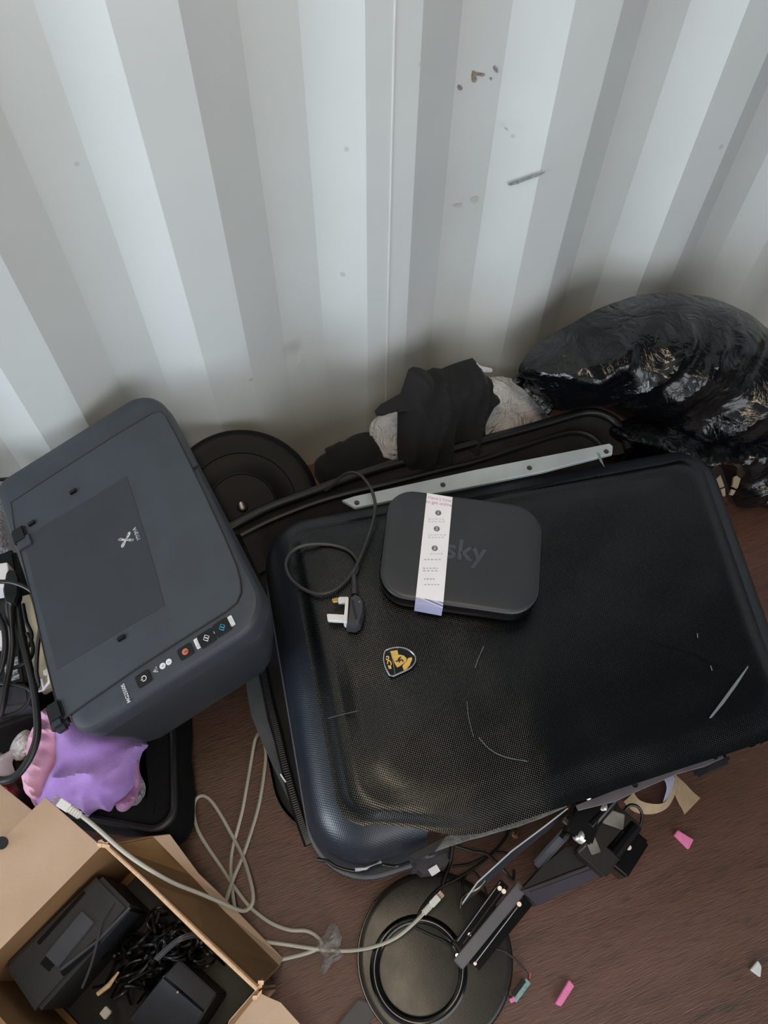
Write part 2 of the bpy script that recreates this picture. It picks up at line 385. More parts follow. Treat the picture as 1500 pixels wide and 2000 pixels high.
# wall paint, tinted yellower towards the floor
def wall_mat():
    m = MT('container_wall_paint', srgb(203, 208, 209), .42, col2=srgb(197, 202, 202), nscale=3, bump=.05, bscale=40)
    nt = m.node_tree; L = nt.links; b = nt.nodes['Principled BSDF']; tc = nt.nodes['Texture Coordinate']
    old = b.inputs['Base Color'].links[0].from_socket
    sx = node(m, 'ShaderNodeSeparateXYZ'); L.new(tc.outputs['Object'], sx.inputs[0])
    nz = node(m, 'ShaderNodeTexNoise'); nz.inputs['Scale'].default_value = 3.5; nz.inputs['Detail'].default_value = 5; L.new(tc.outputs['Object'], nz.inputs['Vector'])
    ad = node(m, 'ShaderNodeMath'); ad.operation = 'MULTIPLY_ADD'; ad.inputs[1].default_value = -.35; L.new(nz.outputs[0], ad.inputs[0]); L.new(sx.outputs[2], ad.inputs[2])
    mr = node(m, 'ShaderNodeMapRange'); mr.inputs[1].default_value = -.12; mr.inputs[2].default_value = .26; mr.inputs[3].default_value = .45; mr.inputs[4].default_value = 0
    L.new(ad.outputs[0], mr.inputs[0])
    mx = node(m, 'ShaderNodeMixRGB'); L.new(mr.outputs[0], mx.inputs[0]); L.new(old, mx.inputs[1]); mx.inputs[2].default_value = srgb(204, 198, 178)
    # small specks of dirt
    v = node(m, 'ShaderNodeTexVoronoi'); v.inputs['Scale'].default_value = 9; L.new(tc.outputs['Object'], v.inputs['Vector'])
    n3 = node(m, 'ShaderNodeTexNoise'); n3.inputs['Scale'].default_value = 60; L.new(tc.outputs['Object'], n3.inputs['Vector'])
    a2 = node(m, 'ShaderNodeMath'); a2.operation = 'MULTIPLY_ADD'; a2.inputs[1].default_value = .11; L.new(n3.outputs[0], a2.inputs[0]); L.new(v.outputs['Distance'], a2.inputs[2])
    r2 = node(m, 'ShaderNodeMapRange'); r2.inputs[1].default_value = .085; r2.inputs[2].default_value = .105; r2.inputs[3].default_value = .35; r2.inputs[4].default_value = 0
    L.new(a2.outputs[0], r2.inputs[0])
    m2 = node(m, 'ShaderNodeMixRGB'); L.new(r2.outputs[0], m2.inputs[0]); L.new(mx.outputs[0], m2.inputs[1]); m2.inputs[2].default_value = srgb(130, 128, 120)
    L.new(m2.outputs[0], b.inputs['Base Color'])
    return m
M['wall'] = wall_mat()
def floor_mat():
    m = MT('red_brown_plywood', srgb(88, 60, 51), .4, col2=srgb(106, 73, 64), nscale=2.2, bump=0, stretch=(1, 5, 1), rvar=.07)
    nt = m.node_tree; L = nt.links; b = nt.nodes['Principled BSDF']; tc = nt.nodes['Texture Coordinate']
    old = b.inputs['Base Color'].links[0].from_socket
    def ns(scale, st, det=6, dis=0.0):
        mp = node(m, 'ShaderNodeMapping'); mp.inputs['Scale'].default_value = st; L.new(tc.outputs['Object'], mp.inputs[0])
        n = node(m, 'ShaderNodeTexNoise'); n.inputs['Scale'].default_value = scale; n.inputs['Detail'].default_value = det; n.inputs['Distortion'].default_value = dis
        L.new(mp.outputs[0], n.inputs['Vector']); return n.outputs[0]
    def mix(fac, a, col, lo, hi, amt):
        r = node(m, 'ShaderNodeMapRange'); r.inputs[1].default_value = lo; r.inputs[2].default_value = hi; r.inputs[4].default_value = amt; L.new(fac, r.inputs[0])
        x = node(m, 'ShaderNodeMixRGB'); L.new(r.outputs[0], x.inputs[0]); L.new(a, x.inputs[1]); x.inputs[2].default_value = col; return x.outputs[0]
    # browner and dirtier towards the doorway end, redder deep inside
    sx = node(m, 'ShaderNodeSeparateXYZ'); L.new(tc.outputs['Object'], sx.inputs[0])
    c = old
    big = ns(1.3, (1, 1, 1), 3)
    c = mix(big, c, srgb(84, 60, 44), .42, .58, .7)
    g = ns(30, (1, 14, 1), 6)
    c = mix(g, c, srgb(48, 33, 30), .5, .75, .75)
    g2 = ns(9, (1, 6, 1), 5, 1.0)
    c = mix(g2, c, srgb(52, 46, 45), .57, .72, .7)
    g3 = ns(55, (.35, 9, 1), 3)
    c = mix(g3, c, srgb(140, 104, 92), .66, .76, .5)
    L.new(c, b.inputs['Base Color'])
    bp = node(m, 'ShaderNodeBump'); bp.inputs['Strength'].default_value = .5; bp.inputs['Distance'].default_value = .002
    L.new(ns(60, (1, 9, 1), 5), bp.inputs['Height']); L.new(bp.outputs[0], b.inputs['Normal'])
    return m
M['floor'] = floor_mat()
M['ceil'] = MT('container_roof_paint', srgb(120, 120, 116), .6, bump=.05)
M['seam'] = MT('weld_seam_paint', srgb(222, 226, 226), .4)
M['scuff'] = MT('dark_rub_mark', srgb(146, 147, 152), .7, col2=srgb(104, 104, 112), nscale=160)
M['scuff2'] = MT('rusty_scuff', srgb(158, 144, 130), .8, col2=srgb(112, 100, 92), nscale=220)
M['scuff3'] = MT('faint_scuff', srgb(178, 178, 173), .8, col2=srgb(190, 190, 186), nscale=220)
M['scratch'] = MT('pale_scratch', srgb(96, 98, 102), .6)
M['scratch_br'] = MT('bright_scratch', srgb(120, 126, 130), .5)

# ------------------------------------------------------------------ the container (setting)
YN = 0.883; YF = 0.919; X0 = 0.318; PER = 0.278
def corr(bm, y_near, y_far, xs, xe, z0, z1):
    """vertical corrugation: near flat .072, slope .068, far flat .070, slope .068"""
    prof = []; k = math.floor((xs-X0)/PER)
    while X0+k*PER < xe:
        b = X0+k*PER
        prof += [(b, y_near), (b+.072, y_near), (b+.140, y_far), (b+.210, y_far)]
        k += 1
    prof = [p for p in prof if xs <= p[0] <= xe]
    n = 10
    g = [[bm.verts.new((x, y, z0+(z1-z0)*j/n)) for x, y in prof] for j in range(n+1)]
    for j in range(n):
        for i in range(len(prof)-1): bm.faces.new((g[j][i], g[j][i+1], g[j+1][i+1], g[j+1][i]))
    e = [f for f in bm.faces]
    return prof
bm = bmesh.new(); corr(bm, YN, YF, -4.4, 3.4, 0, 2.36)
# soften the pressed folds
vert_edges = [e for e in bm.edges if abs(e.verts[0].co.x-e.verts[1].co.x) < 1e-6 and len(e.link_faces) == 2]
bmesh.ops.bevel(bm, geom=vert_edges, offset=.007, segments=3, affect='EDGES')
wall = tag(link('wall_back', bm, M['wall']), kind='structure')
wall.data.set_sharp_from_angle(angle=math.radians(60))
def wall_pt(u, v, y): return PY(u, v, y)
sx = PY(772, 0, YN-.0006).x
link('weld_seam', box_bm((sx, YN-.0004, 1.18), (.0009, 0, 0), (0, .0006, 0), (0, 0, 1.18)), M['seam'], wall, label='thin vertical weld line')
def on_wall(name, px, y, nrm, mat, label=None):
    p0 = PY(px[0][0], px[0][1], y); pts = catmull([PL(u, v, p0, V(nrm)) for u, v in px], 4, True)
    return slab(name, pts, V(nrm), 0, .0006, mat, wall, label=label, smooth=False)
nf = V((0, -1, 0)); nb = V((-.068, -.036*-1-.0, 0)); nb = V((-.036, -.068, 0)).normalized()
on_wall('rub_mark', [(992, 359), (1005, 354), (1025, 347), (1045, 340), (1064, 336), (1050, 344), (1030, 351), (1010, 359), (996, 362)], YF-.020, nb, M['scuff'], 'dark grey diagonal rub mark')
for k, q in enumerate([[(923, 138), (930, 141), (946, 144), (943, 149), (929, 147), (931, 153), (928, 160), (922, 159), (921, 150)], [(966, 128), (971, 134), (972, 142), (967, 139), (963, 133)], [(895, 166), (901, 168), (903, 174), (898, 176), (894, 172)], [(957, 151), (960, 152), (960, 156), (957, 155)]]):
    on_wall('scuff_mark', q, YF-.001, nf, M['scuff2'] if k < 1 else M['scuff'])
for q, y in [([(306, 322), (320, 318), (336, 321), (322, 326)], YF-.001), ([(352, 432), (364, 428), (372, 431), (360, 436)], YF-.001), ([(884, 401), (900, 397), (898, 404)], YF-.001), ([(920, 387), (931, 384), (930, 395), (922, 394)], YF-.001), ([(584, 690), (594, 686), (586, 708), (580, 712)], YN-.001), ([(985, 249), (991, 250), (992, 255), (987, 253)], YF-.02), ([(145, 318), (154, 317), (155, 322), (148, 324)], YN-.001)]:
    on_wall('faint_scuff', q, y, nf, M['scuff3'])
bm = bmesh.new()
prof = corr(bm, -1.45, -1.486, -4.4, 3.4, 0, 2.36)
tag(link('wall_front', bm, M['wall']), kind='structure')
tag(link('wall_right', box_bm((3.4, -.28, 1.18), (.01, 0, 0), (0, 1.2, 0), (0, 0, 1.18)), M['wall']), kind='structure')
tag(link('ceiling', box_bm((-.5, -.28, 2.37), (3.9, 0, 0), (0, 1.2, 0), (0, 0, .01)), M['ceil']), kind='structure')
floor = tag(link('floor', box_bm((-.5, -.28, -.015), (3.9, 0, 0), (0, 1.2, 0), (0, 0, .015)), M['floor'], smooth=False), kind='structure')
for u, v in ((735, 1768), (1007, 1627)):
    c = P(u, v, 0)
    bm = lathe_bm(c, (0, 0, 1), [(.0085, -.0005), (.0085, .0006), (.0065, .0016), (.003, .0019)], 20)
    s = link('screw', bm, M['screw'], floor, label='worn countersunk screw head in the floor')
    for a in (.4, 1.97):
        x = V((math.cos(a), math.sin(a), 0)); box = box_bm(c+V((0, 0, .0021)), x*.0045, V((-x.y, x.x, 0))*.0008, V((0, 0, .0003)))
        link('screw_slot', box, M['blk_matte'], s)

# ------------------------------------------------------------------ suitcase
CT = [P(497, 1010, .285), P(622, 1738, .22), P(1568, 1428, .24), P(1392, 848, .285)]   # TL BL BR TR of the shell in plan
quad = [V((p.x, p.y, 0)) for p in CT]
case = thing('suitcase', ((quad[0]+quad[2])/2).to_tuple(), 'large black hard-shell suitcase lying flat with cracked corner and gold shield badge', 'suitcase')
def ring(q, rad, ins, z, n=9):
    r = round_poly(q, rad, n); r = inset(r, ins) if ins else r
    return [V((p.x, p.y, z)) for p in r]
def dense(q, k):
    return q
RAD = [.075, .085, .08, .075]
def shell_rings(levels, rad=RAD, q=quad, n=12, sub=10):
    """outline with extra points along the straight runs so that it may sag"""
    base = round_poly(q, rad, n); out = []
    N = len(base); pts = []
    for i in range(N):
        a, b = base[i], base[(i+1) % N]; L = (b-a).length; k = max(1, int(L/.03))
        for j in range(k): pts.append(a.lerp(b, j/k))
    c = sum(pts, V((0, 0, 0)))/len(pts)
    for ins, z in levels:
        r = inset(pts, ins) if ins <= .045 else [c+(p-c)*(1-((ins-.045)/.3 if ins < .15 else ins)) for p in inset(pts, .045)]
        out.append([V((p.x, p.y, z)) for p in r])
    return out, c
def sag(p):
    w_ = max(0, min(1, (.30-p.x)/.2))*max(0, min(1, (p.y-.25)/.1)); tilt = .045*(p.y-.42)*w_
    s = .004*noise.noise(V((p.x*4, p.y*4, 2)))+.0025*noise.noise(V((p.x*11, p.y*11, 7)))
    return s+tilt
lv = [(0, .165), (-.001, .20), (.002, .235), (.009, .262), (.019, .281), (.032, .293), (.045, .2985)]
rings, cc = shell_rings(lv)
_e0, _e1 = quad[1], quad[2]; _ed = (_e1-_e0).normalized(); _el = (_e1-_e0).length; _en = V((-_ed.y, _ed.x, 0))
def broken(p, marg=.035):
    # the long near side of the shell is broken away right of the corner
    q = V((p.x, p.y, 0))-_e0; return q.dot(_ed) > .16+.03*noise.noise(p*30) and q.dot(_ed) < _el-.03 and abs(q.dot(_en)) < marg
def cut(bm, zmax):
    bmesh.ops.delete(bm, geom=[f for f in bm.faces if f.calc_center_median().z < zmax and broken(f.calc_center_median())], context='FACES'); return bm
side = link('shell_wall', cut(loft(rings, cap0=False, cap1=False), .277), M['shell_side'], case, label='ribbed blue-black rounded shell wall')
lv = [(.045, .2985), (.052, .2995), (.058, .3045), (.066, .308), (.076, .309), (.088, .3075), (.10, .3095), (.24, .3105), (.33, .311), (.45, .311), (.6, .3105), (.75, .31), (.9, .31)]
rings, cc = shell_rings(lv)
rings = [[V((p.x, p.y, p.z+(sag(p) if i > 4 else 0))) for p in r] for i, r in enumerate(rings)]
def to_edge(p):
    q = V((p.x, p.y, 0))-_e0; a_ = q.dot(_ed); d_ = abs(q.dot(_en)); k_ = max(0, min(1, (a_-.10)/.10))*max(0, min(1, (_el-.02-a_)/.06))
    if d_ < .13 and k_ > 0:
        nd = max(-.004, (d_-.047)/(.13-.047)*.13-.002*(1-min(1, d_/.06)))
        sg = 1 if q.dot(_en) > 0 else -1
        z_ = .296+.014*min(1, max(0, nd)/.05)
        n_ = V((p.x, p.y, 0))+_en*sg*(nd-d_)*k_
        return V((n_.x, n_.y, p.z*(1-k_)+z_*k_+.003*noise.noise(p*25)*k_))
    return p
rings = [[to_edge(p) for p in r] for r in rings]
link('shell_panel', loft(rings, cap0=False), M['shell'], case, label='glossy black panel pressed with a fine woven texture')
# piping and zip between the halves
def path_ring(q, rad, ins, z, k=.02):
    base = round_poly(q, rad, 10); pts = []
    for i in range(len(base)):
        a, b = base[i], base[(i+1) % len(base)]; n = max(1, int((b-a).length/k))
        for j in range(n): pts.append(a.lerp(b, j/n))
    pts = inset(pts, ins); return [V((p.x, p.y, z)) for p in pts]
def open_run(pts, pred):
    n = len(pts); idx = {i for i in range(n) if pred(pts[i])}
    s = next(i for i in sorted(idx) if (i-1) % n not in idx); out = []
    while s in idx and len(out) < n: out.append(pts[s]); s = (s+1) % n
    return out
link('piping', tube_bm(open_run(path_ring(quad, RAD, -.001, .165), lambda p: not broken(p)), .0035, 6), M['piping_grey'], case, label='thin grey piping along the shell edge')
rg, _ = shell_rings([(.004, .165), (.002, .150), (.004, .135)])
link('zip_tape', cut(loft(rg, cap0=False, cap1=False), 1), M['bagfab'], case)
zp = path_ring(quad, RAD, -.0035, .150, .0042)
bm = bmesh.new()
for i, p in enumerate(zp):
    t = (zp[(i+1) % len(zp)]-zp[i-1]).normalized()
    if (p.x < .25 or p.y > .5) and not broken(p): box_bm(p, t*.0012, V((0, 0, .0055)), t.cross(V((0, 0, 1)))*.0016, bm=bm)
tag(link('zip_teeth', bm, M['zip'], case), kind='stuff')
# rear half, pushed towards the wall
RQ = [P(426, 1040, .205), P(560, 1650, .10), P(1420, 1500, .10), P(1222, 790, .205)]
RQ = [V((p.x, p.y, 0)) for p in RQ]; RQ[1] = V((RQ[1].x+.0, RQ[1].y, 0)); 
RR = [.05, .09, .08, .075]
rg, _ = shell_rings([(.035, .006), (.018, .03), (.008, .08), (.004, .13)], RR, RQ)
link('lower_shell', loft(rg, cap1=False), M['lining'], case, label='dark grey lower half of the suitcase')
rg, _ = shell_rings([(.004, .13), (.0, .165), (.002, .20), (.012, .202), (.018, .17), (.05, .155), (.11, .15), (.3, .15), (.8, .15)], RR, RQ)
rg = [[V((p.x, p.y, p.z*(1-k_)+min(p.z, .128)*k_+(.006*noise.noise(p*14) if i > 3 else 0))) for p in r for k_ in [max(0, min(1, (.62-p.y)/.12))]] for i, r in enumerate(rg)]
link('lining', loft(rg, cap0=False), M['fabric_dark'], case, label='rumpled dark lining cloth')
_gs = [(479, 1322), (484, 1360), (492, 1400), (506, 1436), (530, 1490), (560, 1555), (590, 1615), (582, 1575), (566, 1530), (556, 1490), (548, 1462), (536, 1450), (524, 1410), (512, 1350), (504, 1314)]
slab('zip_flap', [P(u, v, .142) for u, v in _gs][::-1], V((0, 0, 1)), 0, .0025, M['lining'], case, label='grey cloth zip flap sticking out at the left', smooth=False)
_zp = catmull([P(u, v, .160) for u, v in [(512, 1290), (518, 1330), (527, 1375), (540, 1425), (553, 1480), (570, 1545), (588, 1605), (604, 1650)]], 14)
link('zip_tape', tube_bm(_zp, .0075, 8, flat=.35), M['bagfab'], case)
bm = bmesh.new()
for i in range(1, len(_zp)-1):
    t = (_zp[i+1]-_zp[i-1]).normalized(); s_ = V((-t.y, t.x, 0)).normalized()
    box_bm(_zp[i]+V((0, 0, .0028)), t*.0009, s_*.0042, V((0, 0, .0009)), bm=bm)
tag(link('zip_teeth', bm, M['zip'], case, label='row of dark zip teeth down the left side'), kind='stuff')
far = [p for p in path_ring(RQ, RR, .004, .204) ]
def open_run(pts, pred):
    n = len(pts); idx = [i for i in range(n) if pred(pts[i])]
    s = next(i for i in idx if (i-1) % n not in idx); out = []
    while s in idx and len(out) < n: out.append(pts[s]); s = (s+1) % n
    return out
RO = [(448, 1030), (520, 994), (620, 957), (725, 920), (830, 891), (925, 865), (1000, 845), (1075, 824), (1125, 809), (1155, 805), (1180, 811), (1203, 825), (1219, 850), (1228, 880)]
RI = [(470, 1046), (540, 1012), (640, 975), (760, 945), (860, 919), (925, 903), (990, 882), (1050, 862), (1100, 847), (1130, 845), (1155, 853), (1172, 868), (1180, 884)]
link('rim_piping', tube_bm(catmull([P(u, v, .232) for u, v in RO], 6), .0085, 10), M['piping'], case, label='thick glossy black rim of the rear half')
link('rim_piping', tube_bm(catmull([P(u, v, .228) for u, v in RI], 6), .0055, 8), M['piping'], case, label='thinner inner rim tube')
bm = bmesh.new(); A_ = catmull([P(u, v, .232) for u, v in RO], 5); B_ = catmull([P(u, v, .226) for u, v in RI], 5); n_ = min(len(A_), len(B_))
A_ = [A_[round(i*(len(A_)-1)/(n_-1))] for i in range(n_)]; B_ = [B_[round(i*(len(B_)-1)/(n_-1))] for i in range(n_)]
g_ = [[bm.verts.new(a.lerp(b, t)+V((0, 0, -.012*math.sin(math.pi*min(1, t))+.004*noise.noise(a.lerp(b, t)*30)))) for t in (0, .25, .5, .75, 1)]+[bm.verts.new(V((b.x*.96+.01, b.y-.05, .17)))] for a, b in zip(A_, B_)]
for a, b in zip(g_, g_[1:]):
    for k in range(5): bm.faces.new((a[k], a[k+1], b[k+1], b[k]))
w_ = [bm.verts.new(V((a.x, a.y+.004, .10))) for a in A_]
for i in range(n_-1): bm.faces.new((g_[i][0], g_[i+1][0], w_[i+1], w_[i]))
link('rim_fabric', bm, M['fabric_dark'], case, label='dark fluffy fabric between the rim tubes')
# aluminium strips
TOPZ = .3135
def strip(name, px, z, mat, th=.0022, parent=case, label=None):
    return slab(name, [P(u, v, z) for u, v in px], V((0, 0, 1)), -th, 0, mat, parent, bev=.0006, label=label)
st = strip('reinforcing_strip', [(668, 977), (692, 969), (930, 917), (1190, 866), (1197, 871), (1196, 886), (1060, 921), (880, 958), (760, 978), (693, 991)], .317, M['alu'], .006, label='pale aluminium reinforcing strip with rivet holes')
for u, v in ((697, 982), (865, 947), (1034, 914), (1184, 882)):
    link('rivet', lathe_bm(P(u, v, .3172), (0, 0, 1), [(.0042, 0), (.0042, .0008), (.003, .0004), (.0005, .0004)], 14), M['rivet'], st)
s2 = strip('lower_strip', [(1407, 1465), (1414, 1480), (1377, 1497), (1325, 1511), (1255, 1541), (1200, 1566), (1130, 1583), (1125, 1572), (1236, 1529), (1334, 1490)], .262, M['alu_dull'], .003, label='dull metal strip bent out of the torn edge')
for u, v in ((1396, 1478), (1240, 1533)):
    link('rivet', lathe_bm(P(u, v, .2624), (0, 0, 1), [(.004, 0), (.004, .0008), (.003, .0004), (.0005, .0004)], 12), M['blk_matte'], s2)
px_box('corner_block', [(1372, 1488), (1424, 1470), (1430, 1488), (1380, 1508)], .19, .236, M['blk_matte'], case, .004)
felt = [(849, 1660), (862, 1642), (873, 1629), (884, 1623), (893, 1620), (905, 1622), (936, 1608), (967, 1597), (1025, 1585), (1060, 1574), (1101, 1563), (1112, 1566), (1107, 1575), (1060, 1596), (1011, 1614), (980, 1622), (946, 1632), (915, 1640), (884, 1650), (850, 1662), (820, 1673)]
strip('torn_edge', felt, .272, M['felt'], .009, label='grey torn felt along the broken edge')
strip('broken_lip', [(795, 1672), (870, 1632), (905, 1612), (1000, 1580), (1110, 1545), (1112, 1566), (1025, 1587), (967, 1599), (905, 1624), (873, 1632), (850, 1662), (812, 1678)], .276, M['blk_matte'], .012)
strip('cracked_edge', [(693, 1695), (713, 1694), (733, 1687), (744, 1680), (746, 1684), (735, 1693), (714, 1699), (694, 1701)], .254, M['shell_grey'], .004, label='pale bare plastic at the crack')
cable('crack', [(620, 1678, .245), (640, 1682, .250), (655, 1692, .25), (680, 1700, .25), (710, 1701, .25), (745, 1690, .258), (775, 1692, .256), (800, 1684, .26)], .0022, M['blk_gloss'], case, label='dark open crack round the corner')
link('side_tab', box_bm(P(553, 1520, .165), V((.001, 0, 0)), V((.002, -.007, 0)), V((0, 0, .003)), .0006), M['white_pl'], case, label='small white tab in the zip')
# corner foot
ft = px_box('corner_foot', [(806, 1655), (862, 1640), (884, 1668), (868, 1700), (815, 1706), (795, 1688)], .06, .13, M['dkgrey'], case, .008, label='grey moulded corner foot')
link('foot_tag', box_bm(P(848, 1700, .132), (.007, .001, 0), (-.001, .005, 0), (0, 0, .001)), M['white_pl'], ft, label='scrap of pale paper tape')
# scratches on the shell
def scr(px, z=.3145, w=.0006, mat='scratch', name='scratch'):
    cable(name, [(u, v, z) for u, v in px], [w]*(5*(len(px)-1)+1), M[mat], case, n=5, seg=5, flat=.4)
strip('scratch', [(1385, 1402), (1410, 1368), (1438, 1330), (1461, 1300), (1462, 1303), (1440, 1338), (1414, 1374), (1390, 1402)], .3155, M['scratch_br'], .001, label='long pale diagonal scratch')
scr([(945, 1262), (935, 1285), (928, 1305)]); scr([(935, 1440), (955, 1462), (985, 1478), (1030, 1487)]); scr([(912, 1370), (915, 1400), (925, 1440)], w=.0004)
strip('scuff', [(1165, 883), (1172, 900), (1181, 912), (1176, 898), (1172, 886)], .3178, M['scratch_br'], .001)
scr([(1362, 1237), (1363, 1246)], mat='scratch_br'); scr([(1388, 1300), (1391, 1310)], mat='scratch_br'); scr([(640, 1403), (670, 1395), (700, 1388)], z=.3135, w=.0004)
# badge
BZ = .3145
BP = lambda x, y: P(730+x/15, 1250+y/15, BZ)
bo = catmull([BP(*q) for q in [(330, 340), (480, 270), (700, 230), (900, 260), (1090, 350), (1200, 480), (1220, 620), (1150, 760), (980, 880), (760, 980), (520, 1070), (400, 930), (320, 760), (285, 560)]], 3, True)
badge = slab('badge', bo, V((0, 0, 1)), -.003, .0022, M['blk_gloss'], case, .0008, 'shield badge in black and gold with a chrome rim')
link('badge_rim', tube_bm([p+V((0, 0, .0018)) for p in bo], .0013, 6, closed=True), M['chrome'], badge)
def bpoly(q, mat, h=.0028, nm='badge_field'): return slab(nm, [BP(*p) for p in q], V((0, 0, 1)), .002, h, M[mat], badge, smooth=False)
bpoly([(480, 350), (690, 315), (720, 450), (570, 540), (545, 620)], 'yellow')
bpoly([(560, 480), (760, 450), (880, 480), (960, 560), (950, 640), (860, 720), (740, 800), (680, 820), (610, 700), (570, 600)], 'yellow', .0031)
bpoly([(960, 640), (1000, 550), (1110, 525), (1125, 580), (1050, 760), (960, 870), (880, 920), (835, 780)], 'yellow')
link('badge_bar', tube_bm([BP(500, 400)+V((0, 0, .003)), BP(570, 700)+V((0, 0, .003)), BP(620, 1020)+V((0, 0, .003))], .0006, 6), M['chrome'], badge)
for s in ([(640, 650), (700, 640), (730, 570), (770, 540), (800, 520)], [(720, 600), (770, 620), (820, 600), (860, 660)], [(740, 560), (750, 620), (745, 680)]):
    link('badge_emblem', tube_bm(catmull([BP(*q)+V((0, 0, .0033)) for q in s], 3), .0009, 6, flat=.4), M['blk_matte'], badge)
link('badge_letter', tube_bm(catmull([BP(*q)+V((0, 0, .0026)) for q in [(360, 520), (420, 500), (440, 560), (390, 600), (360, 560)]], 3), .0009, 5, flat=.4), M['yellow'], badge)
link('badge_letter', tube_bm(catmull([BP(*q)+V((0, 0, .0026)) for q in [(400, 720), (410, 640), (460, 620), (510, 700), (500, 760)]], 3), .0009, 5, flat=.4), M['yellow'], badge)
bpoly([(410, 760), (500, 770), (520, 860), (440, 860)], 'yellow')

# ------------------------------------------------------------------ router
RZ = .349
rt = thing('router', P(900, 1080, .315).to_tuple(), 'flat black broadband router with white paper band lying on the suitcase', 'router')
rq = [P(761, 950, RZ), P(735, 1162, RZ), P(1052, 1207, RZ), P(1063, 990, RZ)]
rad = [.040, .045, .045, .048]
def rr(ins, z): return [V((p.x, p.y, z)) for p in inset(round_poly(rq, rad, 9), ins)]
link('casing', loft([rr(.006, .3185), rr(.001, .323), rr(0, .330), rr(0, .342), rr(.0012, .3455)], cap1=False), M['blk_gloss'], rt, label='glossy black rounded side')
link('top_cover', loft([rr(.0012, .3455), rr(.004, .3482), rr(.008, RZ), rr(.03, RZ+.0006)], cap0=False), M['router'], rt, label='satin dark grey top')
ex = (P(1000, 1000, RZ)-P(850, 979, RZ)).normalized(); ey = V((0, 0, 1)).cross(ex)
text('logo', 'sky', P(909, 1077, RZ+.0008), ex, ey, .047, M['logo'], rt, bold=.02, label='raised letters sky')
lb = [P(834, 963, RZ+.0014), P(884, 971, RZ+.0014), P(866, 1176, RZ+.0014), P(812, 1166, RZ+.0014)]
band = slab('paper_band', lb, V((0, 0, 1)), -.0006, 0, M['label'], rt, label='white paper band with printed steps', smooth=False)
dn = (lb[3]-lb[0]).normalized()
bm = bmesh.new()
a, b2 = lb[3], lb[2]; vs = [bm.verts.new(p) for p in (a, b2, b2+dn*.0085+V((0, 0, -.004)), a+dn*.0085+V((0, 0, -.004)), a+dn*.009+V((0, 0, -.028)), b2+dn*.009+V((0, 0, -.028)))]
bm.faces.new((vs[0], vs[1], vs[2], vs[3])); bm.faces.new((vs[3], vs[2], vs[5], vs[4])); bmesh.ops.solidify(bm, geom=bm.faces[:], thickness=-.0006)
link('band_fold', bm, M['label_side'], band, smooth=False)
LZ = RZ+.0016
tx = (lb[1]-lb[0]).normalized(); ty = V((0, 0, 1)).cross(tx)
text('heading', "Here's how\nto get online", P(858, 979, LZ), tx, ty, .0078, M['ink_pink'], band)
for (u, v), s in zip(((856, 1002), (853, 1033), (849, 1071)), '123'):
    link('step_dot', lathe_bm(P(u, v, LZ-.0004), (0, 0, 1), [(.0046, 0), (.0046, .0004)], 20), M['ink_grey'], band)
    text('step_number', s, P(u, v, LZ+.0003), tx, ty, .0075, M['ink_white'], band, bold=.02)
def dashes(u, v, wpx, mat, n=1, h=.0010):
    rnd = random.Random(int(u*v))
    for i in range(n):
        x = u; 
        while x < u+wpx:
            w = rnd.uniform(3, 7)
            p = P(x+w/2, v+i*5, LZ); link('small_print', box_bm(p, tx*(w*.33/1200), ty*h, V((0, 0, .0001))), M[mat], band, smooth=False); x += w+1.5
dashes(836, 1014, 28, 'ink_faint', 2); dashes(836, 1045, 30, 'ink_faint', 2); dashes(840, 1082, 22, 'ink_faint', 1)
dashes(828, 1093, 32, 'ink_lt', 1, .0006); dashes(825, 1110, 28, 'ink_lt', 2, .0006); dashes(828, 1131, 20, 'ink_lt', 1, .0008); dashes(828, 1142, 26, 'ink_lt', 1, .0006)
for q in ([(925, 975), (922, 1010), (928, 1050), (938, 1090), (955, 1130), (985, 1165)], [(905, 975), (898, 1030), (890, 1090), (886, 1140), (892, 1160)]):
    pass

# ------------------------------------------------------------------ mains lead with plug on the suitcase
pl = thing('mains_lead', P(690, 1190, .315).to_tuple(), 'black three-pin plug with coiled lead lying on the suitcase', 'plug')
z = .33
body = [P(u, v, .338) for u, v in [(682, 1166), (693, 1158), (705, 1163), (712, 1175), (711, 1195), (704, 1218), (694, 1224), (676, 1222), (679, 1200)]]
link('plug_body', loft([[p+V((0, 0, -.022)) for p in body], [p+V((0, 0, -.006)) for p in body], [p for p in inset(body, .003)]]), M['dkgrey'], pl, label='black moulded plug body')
link('plug_grip', box_bm(P(692, 1190, .3395), V((.002, .014, 0)), V((.0014, 0, 0)), V((0, 0, .001))), M['blk_matte'], pl)
link('plug_screw', lathe_bm(P(702, 1176, .3375), (0, 0, 1), [(.0014, 0), (.0014, .0012)], 10), M['steel'], pl)
px_box('base_plate', [(675, 1164), (681, 1166), (678, 1218), (671, 1215)], .318, .336, M['white_pl'], pl, .001, 'white plug base')
px_box('pin', [(638, 1198), (674, 1200), (673, 1214), (640, 1212)], .324, .331, M['white_pl'], pl, .0012, 'white sleeved pin')
px_box('pin', [(661, 1165), (677, 1165), (676, 1177), (660, 1177)], .325, .332, M['white_pl'], pl, .0012, 'white sleeve of the gold-tipped pin')
px_box('pin_tip', [(648, 1169), (661, 1166), (660, 1176), (650, 1177)], .326, .331, M['brass'], pl, .001, 'brass pin tip')
link('strain_relief', tube_bm([P(692, 1162, .330), P(692, 1145, .328), P(691, 1122, .324)], [.0055, .0045, .0035], 10), M['dkgrey'], pl)
